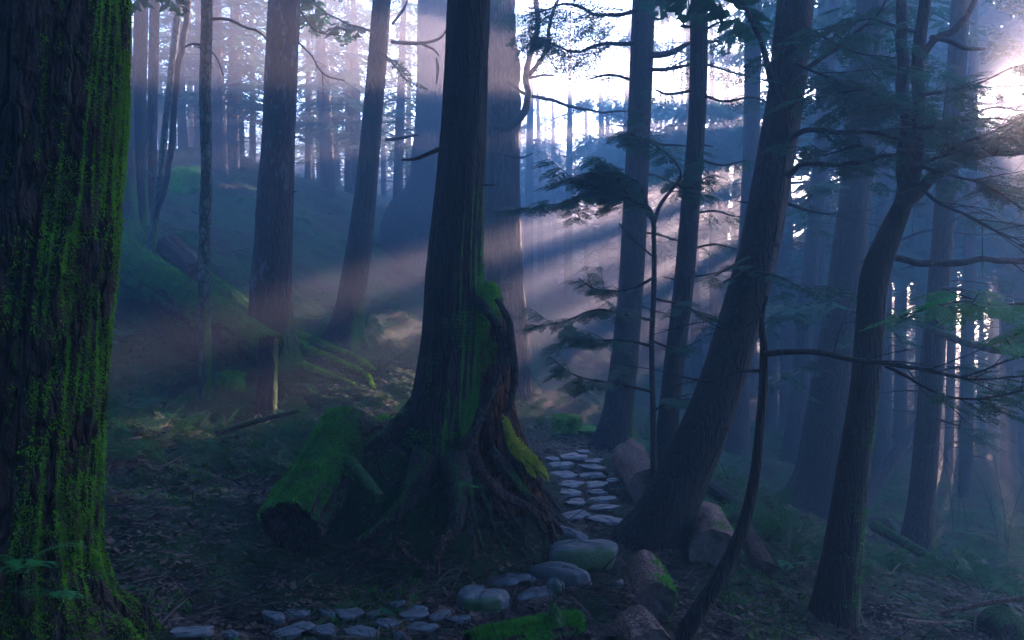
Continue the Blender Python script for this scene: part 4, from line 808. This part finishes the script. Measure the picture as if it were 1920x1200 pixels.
stick('forked grey stick lying in the dark litter left of the mossy log', [(295, 1035, 4), (330, 1044, 5), (362, 1042, 3)], 'log_bare')
stick('wavy pale branch lying at the bottom right', [(1640, 1150, 5), (1690, 1166, 8), (1760, 1172, 7), (1830, 1158, 5), (1880, 1130, 3)], 'log_bare')
stick('brown root like stick beside the foot of the huge mossy tree', [(200, 1158, 5), (250, 1163, 6), (290, 1170, 4)], 'root')
# root stump at lower right
mb = MB(); q = hit(1878, 1190); t = thing('weathered_stump', q, 'dark broken root stump in the lower right corner', 'stump')
tube(mb, [[q[0], q[1], q[2] - .2, .20], [q[0], q[1], q[2] + .05, .19], [q[0] + .02, q[1], q[2] + .17, .12], [q[0] + .03, q[1], q[2] + .24, .03]], 50, .02, .35, 1.4, 2, s=4, amp2=.1); mb.build('wood', M['rootdark'], t)
add_roots(t, q[:2], [(2.4, .8, .045, .1), (-.3, .5, .04, .1), (1.2, .6, .04, .1)], 'rootdark')

# ================================================================== STONES AND MOSSY BOULDERS
STONES = []
def rock(px, py, w_, h, label, group=None, thick=.10, matn='rock', seed=0, name='path_stone', cat='stone', d=None, lift=.0, aspect=None, moss=0, mdir=(0, 0, 1), mthr=.1, mf='mosstuft', noise_amp=.42, flat=.5):
    w_ = w_ * (1.14 if lift == 0 else 1); c = hit(px, py + h * .25) if d is None else P(px, py, d)
    dd = c[1]; rx = w_ / 2 * dd / F
    sl = max(.12, (CAM[2] - c[2]) / dd); ry = aspect * rx if aspect else min(rx * 1.3, max(rx * .5, (h * dd / F - thick * .5) / 2 / sl * .9))
    if lift == 0: STONES.append((c[0], c[1], rx, ry))
    nu, nv = 40, 24; u = np.linspace(0, 2 * np.pi, nu, endpoint=False); v = np.linspace(-np.pi / 2, np.pi / 2, nv)
    U, Vv = np.meshgrid(u, v); e = .75
    sg = lambda x, p_: np.sign(x) * np.abs(x) ** p_
    X = sg(np.cos(Vv), e) * sg(np.cos(U), .85); Y = sg(np.cos(Vv), e) * sg(np.sin(U), .85); Z = sg(np.sin(Vv), flat)
    D = np.stack([X, Y, Z], -1); n1 = fbm(D * 1.3 + seed * 3.7, 3, seed); lob = noise(np.stack([np.cos(U) * 1.5, np.sin(U) * 1.5, U * 0 + seed], -1), 3)
    D = D * (1 + noise_amp * n1 + .34 * lob)[..., None]
    n2 = fbm(D * 4 + seed, 3, 8) * .05
    rz = seed * 1.7; W = np.stack([D[..., 0] * rx, D[..., 1] * ry, D[..., 2] * thick * .5 + n2 * thick], -1)
    a = rad((seed * 37) % 84 - 42); W = np.stack([W[..., 0] * math.cos(a) - W[..., 1] * math.sin(a), W[..., 0] * math.sin(a) + W[..., 1] * math.cos(a), W[..., 2] + W[..., 0] * .10 * math.sin(seed)], -1)
    g = g1(c[0], c[1]); cz = g + lift + (thick * .12 + .012 if lift == 0 else 0)
    i = np.arange(nv - 1)[:, None] * nu; j = np.arange(nu)[None]; j2 = (j + 1) % nu
    Q = np.stack([i + j, i + j2, i + nu + j2, i + nu + j], -1).reshape(-1, 4)
    mb = MB(); mb.add(W.reshape(-1, 3) + np.array([c[0], c[1], cz]), Q)
    if not moss:
        o = mb.build(name, M[matn], None, origin=(c[0], c[1], g)); tag(o, label, cat, group); return o
    t = thing(name, (c[0], c[1], g), label, cat, group); o = mb.build('stone', M[matn], t); fuzz(o, t, mdir, moss, .02, mf, mthr, .2, .5, seed); return t
GP = 'flat stones of the stepping path'
up = [(1071,857,44,14),(1050,872,36,14),(1105,866,36,11),(1107,877,40,13),(1058,890,42,15),(1109,891,46,15),(1070,908,44,18),(1119,911,42,15),(1150,904,26,11),(1070,925,34,16),(1122,925,33,12),(1079,943,34,15),(1123,938,66,15),(1137,954,58,18),(1077,967,44,18),(1135,975,72,19),(1035,862,24,10),(1092,848,26,9)]
rank = ['topmost left', 'second from the top on the left', 'topmost right', 'second from the top on the right', 'third on the left', 'third on the right', 'fourth on the left', 'fourth on the right', 'outermost right by the grey log', 'fifth on the left', 'fifth on the right', 'sixth on the left', 'wide sixth on the right', 'seventh on the right', 'seventh on the left', 'widest and lowest on the right', 'small one at the upper left rim', 'smallest one at the far top']
for k, ((x, y, w_, h), rk) in enumerate(zip(up, rank)): rock(x, y, w_, h, 'flat blue grey stone of the two upper rows, ' + rk, GP, thick=.05, seed=k + 1)
for k, (x, y, w_, h, th, lab, m_) in enumerate([(1068, 1007, 64, 20, .12, 'pale flat stone just above the big rounded boulder', 'rock'), (1084, 1042, 112, 44, .20, 'big dark rounded boulder lying across the path', 'rock_moss'), (1052, 1078, 104, 42, .16, 'angular slab stone with a steep broken front below the rounded boulder', 'rock'),
      (952, 1090, 70, 20, .05, 'light flat stone left of the angular slab', 'rock'), (1005, 1116, 78, 24, .06, 'pale long stone below the angular slab', 'rock'), (1045, 1108, 30, 26, .13, 'small round mossy stone tucked under the angular slab', 'rock_moss'), (908, 1128, 84, 50, .17, 'big block of stone with mossy front, left of the pale stones', 'rock_moss'),
      (990, 1088, 26, 10, .04, 'small flat stone between two pale ones under the slab', 'rock'), (1160, 1100, 18, 8, .05, 'tiny stone near the hollow log', 'rock')]):
    rock(x, y, w_, h, lab, None, thick=th, matn=m_, seed=30 + k, noise_amp=.2, name='path_stone' if th < .16 else 'boulder')
lowr = [(514,1160,46,18,'small oval one, leftmost of the upper row'),(555,1156,42,18,'narrow one second from left in the upper row'),(548,1184,68,30,'large pale one at the left of the lower row'),(610,1182,48,30,'dark one right of the large pale one'),(655,1158,40,26,'rounded bright one in the middle of the upper row'),(672,1188,58,25,'broad bright one at the bottom edge'),
   (725,1173,36,26,'reddish grey one between the bright ones'),(780,1150,36,30,'tall one near the grass tuft'),(794,1177,48,24,'broad pale one right of the reddish one'),(825,1157,38,13,'thin flat one left of the mossy block'),(861,1169,32,10,'thin sliver under the mossy block'),(358,1194,66,18,'lone one far left at the bottom edge'),(612,1158,24,12,'small dark one in the upper row'),(700,1158,22,12,'tiny one right of the rounded bright one'),(430,1196,34,12,'half buried one near the bottom left'),(745,1140,22,12,'little one behind the tall one'),(748,1195,30,14,'one cut by the bottom edge under the reddish one')]
for k, (x, y, w_, h, lab) in enumerate(lowr): rock(x, y, w_, h, 'bottom row path stone, ' + lab, GP, thick=.045, seed=50 + k)
rock(742, 738, 76, 44, 'rounded moss covered boulder behind the root mound', None, thick=.42, matn='moss', seed=81, name='mossy_boulder', cat='boulder', d=8.4, lift=.22, aspect=.9, moss=5000, mthr=.1)
rock(715, 745, 46, 34, 'smaller moss covered boulder left of the rounded one', None, thick=.34, matn='moss', seed=82, name='mossy_boulder', cat='boulder', d=8.2, lift=.15, aspect=.9, moss=2500, mthr=.1)
rock(345, 345, 66, 34, 'bright green mossy hump on the left slope behind the pale stem', None, thick=.7, matn='moss', seed=83, name='mossy_boulder', cat='boulder', aspect=1, moss=3500, mthr=.1)
rock(1062, 802, 40, 30, 'mossy hump where the path meets the mist', None, thick=.35, matn='moss', seed=84, name='mossy_boulder', cat='boulder', aspect=1, moss=2500, mthr=.1, mf='mosstuft_sunlit')  # strands painted in sunlit yellow over green moss
rock(958, 808, 26, 30, 'small mossy stone painted sunlit yellow right of the rotten stump', None, thick=.35, matn='moss_sunlit', seed=85, name='mossy_boulder', cat='boulder', d=10, lift=.1, aspect=1, moss=1500, mthr=.1, mf='mosstuft_sunlit')
rock(1100, 812, 60, 12, 'low mossy stone right of the path top', None, thick=.14, matn='moss', seed=86, name='mossy_boulder', cat='boulder', aspect=.8)
rock(432, 718, 40, 34, 'little moss ball right of the foot of the pale stem', None, thick=.3, matn='moss', seed=87, name='mossy_boulder', cat='boulder', aspect=1, moss=1500)
log('broken lower stem standing in front of the foot of the reddish tree', (498, 818), (503, 636), 40, 34, 9.6, 9.9, mt='bark_dark', cat='snag', name='broken_snag', seed=21, cutA=False, cutB=True, hollow=False, sides=30)

# ================================================================== FERNS, TWIG BUSHES, GROUND COVER
LASTFERN = [None]
def fern(px, py, size, n, label, seed, d=None, mt='fern', lift=0, az0=0, az1=6.28):
    c = hit(px, py) if d is None else P(px, py, d); r = random.Random(seed); t = thing('fern', c, label, 'fern'); LASTFERN[0] = t
    for k in range(n):
        az = az0 + (az1 - az0) * (k + r.random()) / n; L = size * r.uniform(.6, 1.1); mb = MB(); el = r.uniform(.5, 1.0); m = 20; V = []; Q = []
        for j in range(m):
            u = (j + 1) / m; x = L * u * math.cos(el * (1 - .2 * u)); z = L * (u * math.sin(el) - .75 * u * u * math.sin(el)); w_ = L * .20 * math.sin(math.pi * min(1, u * .93 + .07)) ** .7
            o = c + np.array([math.cos(az) * x, math.sin(az) * x, z]); s_ = np.array([-math.sin(az), math.cos(az), -.15]); f = np.array([math.cos(az), math.sin(az), -.2])
            for sg_ in (-1, 1):
                i = len(V); tip = o + s_ * sg_ * w_ + f * w_ * .35; V += [o - f * L * .006, (o + tip) / 2 - f * L * .012, tip, (o + tip) / 2 + f * L * .012]; Q.append((i, i + 1, i + 2, i + 3))
        mb.add(V, Q); mb.build('frond', M[mt], t, smooth=False)
fern(45, 1062, .34, 9, 'bright green fern growing on the foot of the huge mossy tree', 1, d=3.35, mt='leaf_near'); fern(110, 1120, .26, 7, 'lower small fern at the foot of the huge mossy tree', 2, d=3.35, mt='leaf_near')
fern(188, 1120, .30, 8, 'dark green fern right of the foot of the huge mossy tree', 3); fern(188, 860, .34, 8, 'sword fern beside the huge mossy trunk, halfway up the picture', 4); fern(385, 836, .26, 7, 'small fern in the litter below the pale stem', 5)
fern(735, 1150, .20, 12, 'low green tuft behind the bottom stones', 6); fern(888, 915, .16, 9, 'little green tuft hanging on the root mound under the huge trunk', 7, d=5.75, mt='leaf_near'); fern(1040, 815, .3, 8, 'leafy tuft lit by the shafts at the path top', 8, mt='leaf_near')
fern(1440, 990, .35, 9, 'green tuft on the right slope by the broad hazy trunk', 9); fern(1015, 1000, .14, 6, 'tiny tuft on the right flank of the root mound', 10)
rr = random.Random(21); protofern = None; FP = [(rr.uniform(215, 640), rr.uniform(520, 860)) if k < 24 else (rr.uniform(1420, 1900), rr.uniform(960, 1170)) for k in range(34)]
NTH = ['leftmost'] + [a + ' from the left' for a in 'second third fourth fifth sixth seventh eighth ninth tenth eleventh twelfth thirteenth fourteenth fifteenth sixteenth seventeenth eighteenth nineteenth twentieth twenty-first twenty-second'.split()] + ['second from the right', 'rightmost']
for k in range(34):
    left = k < 24; px, py = FP[k]; peers = sorted(FP[:24] if left else FP[24:]); ix = peers.index((px, py))
    c = hit(px, py); gr = 'small ferns scattered over the left slope' if left else 'small ferns scattered over the right slope'; lab = 'small fern, ' + (NTH[ix] if ix < len(peers) - 2 else NTH[len(NTH) - len(peers) + ix]) + ' of those scattered over the ' + ('left' if left else 'right') + ' slope'
    if k in (0, 24):
        fern(px, py, .34, 9, lab, 60 + k); protofern = LASTFERN[0]; protofern['group'] = gr
    else:
        o = copy_tree(protofern, c, rr.uniform(0, 6.28), rr.uniform(.6, 1.3), lab, gr)
def twig_bush(px, py, label, n, h, seed, spread=.6):
    c = hit(px, py); r = random.Random(seed); t = thing('twig_bush', c, label, 'shrub')
    for k in range(n):
        mb = MB(); x, y = c[0] + r.uniform(-spread, spread), c[1] + r.uniform(-.3, .3); g = g1(x, y); hh = h * r.uniform(.6, 1.1); dx = r.uniform(-.35, .35) * hh
        ln = [[x, y, g - .05, .008], [x + dx * .3, y, g + hh * .4, .006], [x + dx * .8, y + r.uniform(-.1, .1), g + hh * .75, .004], [x + dx * 1.3, y, g + hh, .002]]; tube(mb, ln, 5, .08, .1, 1, 4)
        cc = spline(ln, 20)
        for j in range(5):
            a = cc[r.randint(5, 17)]; l = hh * r.uniform(.15, .4); az = r.uniform(0, 6.28); tube(mb, [[*a[:3], .0035], [*(a[:3] + np.array([math.cos(az) * .4, math.sin(az) * .4, .6]) * l), .0025], [*(a[:3] + np.array([math.cos(az) * .7, math.sin(az) * .7, .9]) * l), .001]], 4, .08)
        mb.build('stem', M['twig'], t)
twig_bush(1850, 1010, 'bare twig bush at the right edge in front of the mist', 10, 1.7, 1, 1.0); twig_bush(1620, 905, 'thin bare bush in the mist between the broad hazy trunk and the forked tree', 6, 1.2, 2)
twig_bush(1010, 680, 'thin bare bush in the light shafts right of the rotten stump', 7, 1.3, 3, .9); twig_bush(430, 790, 'few bare stems standing in the litter by the dark snag', 5, .6, 4)

rg = np.random.default_rng(3)
STONES = np.array(STONES)
def off_stones(x, y):
    k = np.ones(len(x), bool)
    for a, b, rx, ry in STONES: k &= ((x - a) / (rx * .95)) ** 2 + ((y - b) / (ry * .95)) ** 2 > rg.uniform(.5, 1.1, len(x))
    return k
def scatter(n, x0, x1, y0, y1, power=1.0):
    y = y0 * (y1 / y0) ** rg.random(n) if power else rg.uniform(y0, y1, n); x = rg.uniform(-1, 1, n) * y * .72 + (x0 + x1) / 2
    k = off_stones(x, y); x, y = x[k], y[k]; return x, y, gz(x, y)
mb = MB()                                         # needles, dead leaves, chips
n = 90000; x, y, z = scatter(n, 0, 0, 3.2, 13); n = len(x); a = rg.uniform(0, 6.28, n); s_ = rg.uniform(.007, .026, n) * (.7 + y * .08); wd = rg.uniform(.15, .9, n); tl_ = rg.uniform(-.5, .5, n)
dx = np.stack([np.cos(a), np.sin(a), tl_], -1) * s_[:, None]; dy = np.stack([-np.sin(a), np.cos(a), rg.uniform(-.5, .5, n)], -1) * (s_ * wd)[:, None]; c = np.stack([x, y, z + s_ * .4 + .002], -1)
mb.add(np.stack([c - dx, c - dy, c + dx, c + dy], 1).reshape(-1, 3), np.arange(n * 4).reshape(-1, 4)); o = mb.build('leaf_litter', M['litter'], None, smooth=False); o['kind'] = 'stuff'
mb = MB()                                         # fine twigs
n = 5200; x, y, z = scatter(n, 0, 0, 3.2, 16); n = len(x); rr = random.Random(8)
for k in range(n):
    a = rr.uniform(0, 6.28); l = rr.uniform(.04, .26) * (1 + y[k] * .03); e = rr.uniform(-.1, .35) if rr.random() < .93 else rr.uniform(.5, 1.3); d = np.array([math.cos(a), math.sin(a), e]) * l; b = np.array([x[k], y[k], z[k] + .006]); r0 = rr.uniform(.0015, .006) * (1 + y[k] * .04)
    s2 = np.array([-math.sin(a), math.cos(a), 0]) * r0; up_ = np.array([0, 0, r0]); m_ = b + d * .5 + s2 * rr.uniform(-6, 6); V = []
    for p_, f in ((b - np.array([0, 0, .01]), 1), (m_, .8), (b + d, .4)): V += [p_ + s2 * f, p_ + up_ * f * 1.7, p_ - s2 * f]
    mb.add(V, [(0, 1, 4, 3), (1, 2, 5, 4), (3, 4, 7, 6), (4, 5, 8, 7)])
o = mb.build('twig_litter', M['stick'], None, smooth=False); o['kind'] = 'stuff'
sp = Sprays(); n = 8000; x, y, z = scatter(n, 0, 0, 7, 30)
keep = (fbm(np.stack([x * .5, y * .5, x * 0], -1), 2, 44) > -.12) & ~((x > .0) & (x < 2.0) & (y < 13))
for k in np.nonzero(keep)[0]: sp.add(np.array([x[k], y[k], z[k]]), rg.uniform(0, 6.28), rg.uniform(.2, 1.0), rg.uniform(-.7, .7), rg.uniform(.10, .34))
mb = MB(); sp.emit(mb, 1, seed=5); o = mb.build('undergrowth', M['under'], None, smooth=False); o['kind'] = 'stuff'
n = 110000; x, y, z = scatter(n, 0, 0, 3.5, 16); k = (fbm(np.stack([x * 1.1, y * 1.1, x * 0], -1), 3, 91) + .22 * (x < -1.2) * (y > 6) > .06) & ~((x > -.6) & (x < 1.6) & (y > 4.6)); x, y, z = x[k], y[k], z[k]; n = len(x)
a = rg.uniform(0, 6.28, n); s_ = rg.uniform(.01, .035, n) * (.8 + .04 * y); dx = np.stack([np.cos(a), np.sin(a), 0 * a], -1) * (s_ * .2)[:, None]; c = np.stack([x, y, z], -1); tip = c + np.stack([rg.normal(0, .6, n), rg.normal(0, .6, n), np.ones(n)], -1) * s_[:, None]
mb = MB(); mb.add(np.stack([c - dx, c + dx, tip], 1).reshape(-1, 3), t=np.arange(n * 3).reshape(-1, 3)); o = mb.build('ground_moss', M['mosstuft_d'], None, smooth=False); o['kind'] = 'stuff'

# ================================================================== HAZE
def make_haze():
    x0, x1, y0, y1, z0, z1 = -107, 107, -42, 107, ZMIN - 1, 15.6
    V = [(x0, y0, z0), (x1, y0, z0), (x1, y1, z0), (x0, y1, z0), (x0, y0, z1), (x1, y0, z1), (x1, y1, z1), (x0, y1, z1)]
    mb = MB(); mb.add(V, [(0, 3, 2, 1), (4, 5, 6, 7), (0, 1, 5, 4), (1, 2, 6, 5), (2, 3, 7, 6), (3, 0, 4, 7)])
    m = bpy.data.materials.new('haze_air'); m.use_nodes = True; nt = m.node_tree; nt.nodes.clear()
    o_ = nt.nodes.new('ShaderNodeOutputMaterial'); v = nt.nodes.new('ShaderNodeVolumePrincipled'); v.inputs['Color'].default_value = (.78, .85, 1.0, 1); v.inputs['Density'].default_value = HAZE_DENSITY; v.inputs['Anisotropy'].default_value = HAZE_G
    nt.links.new(v.outputs[0], o_.inputs['Volume']); o = mb.build('haze', m, None, smooth=False); o['kind'] = 'stuff'
make_haze()
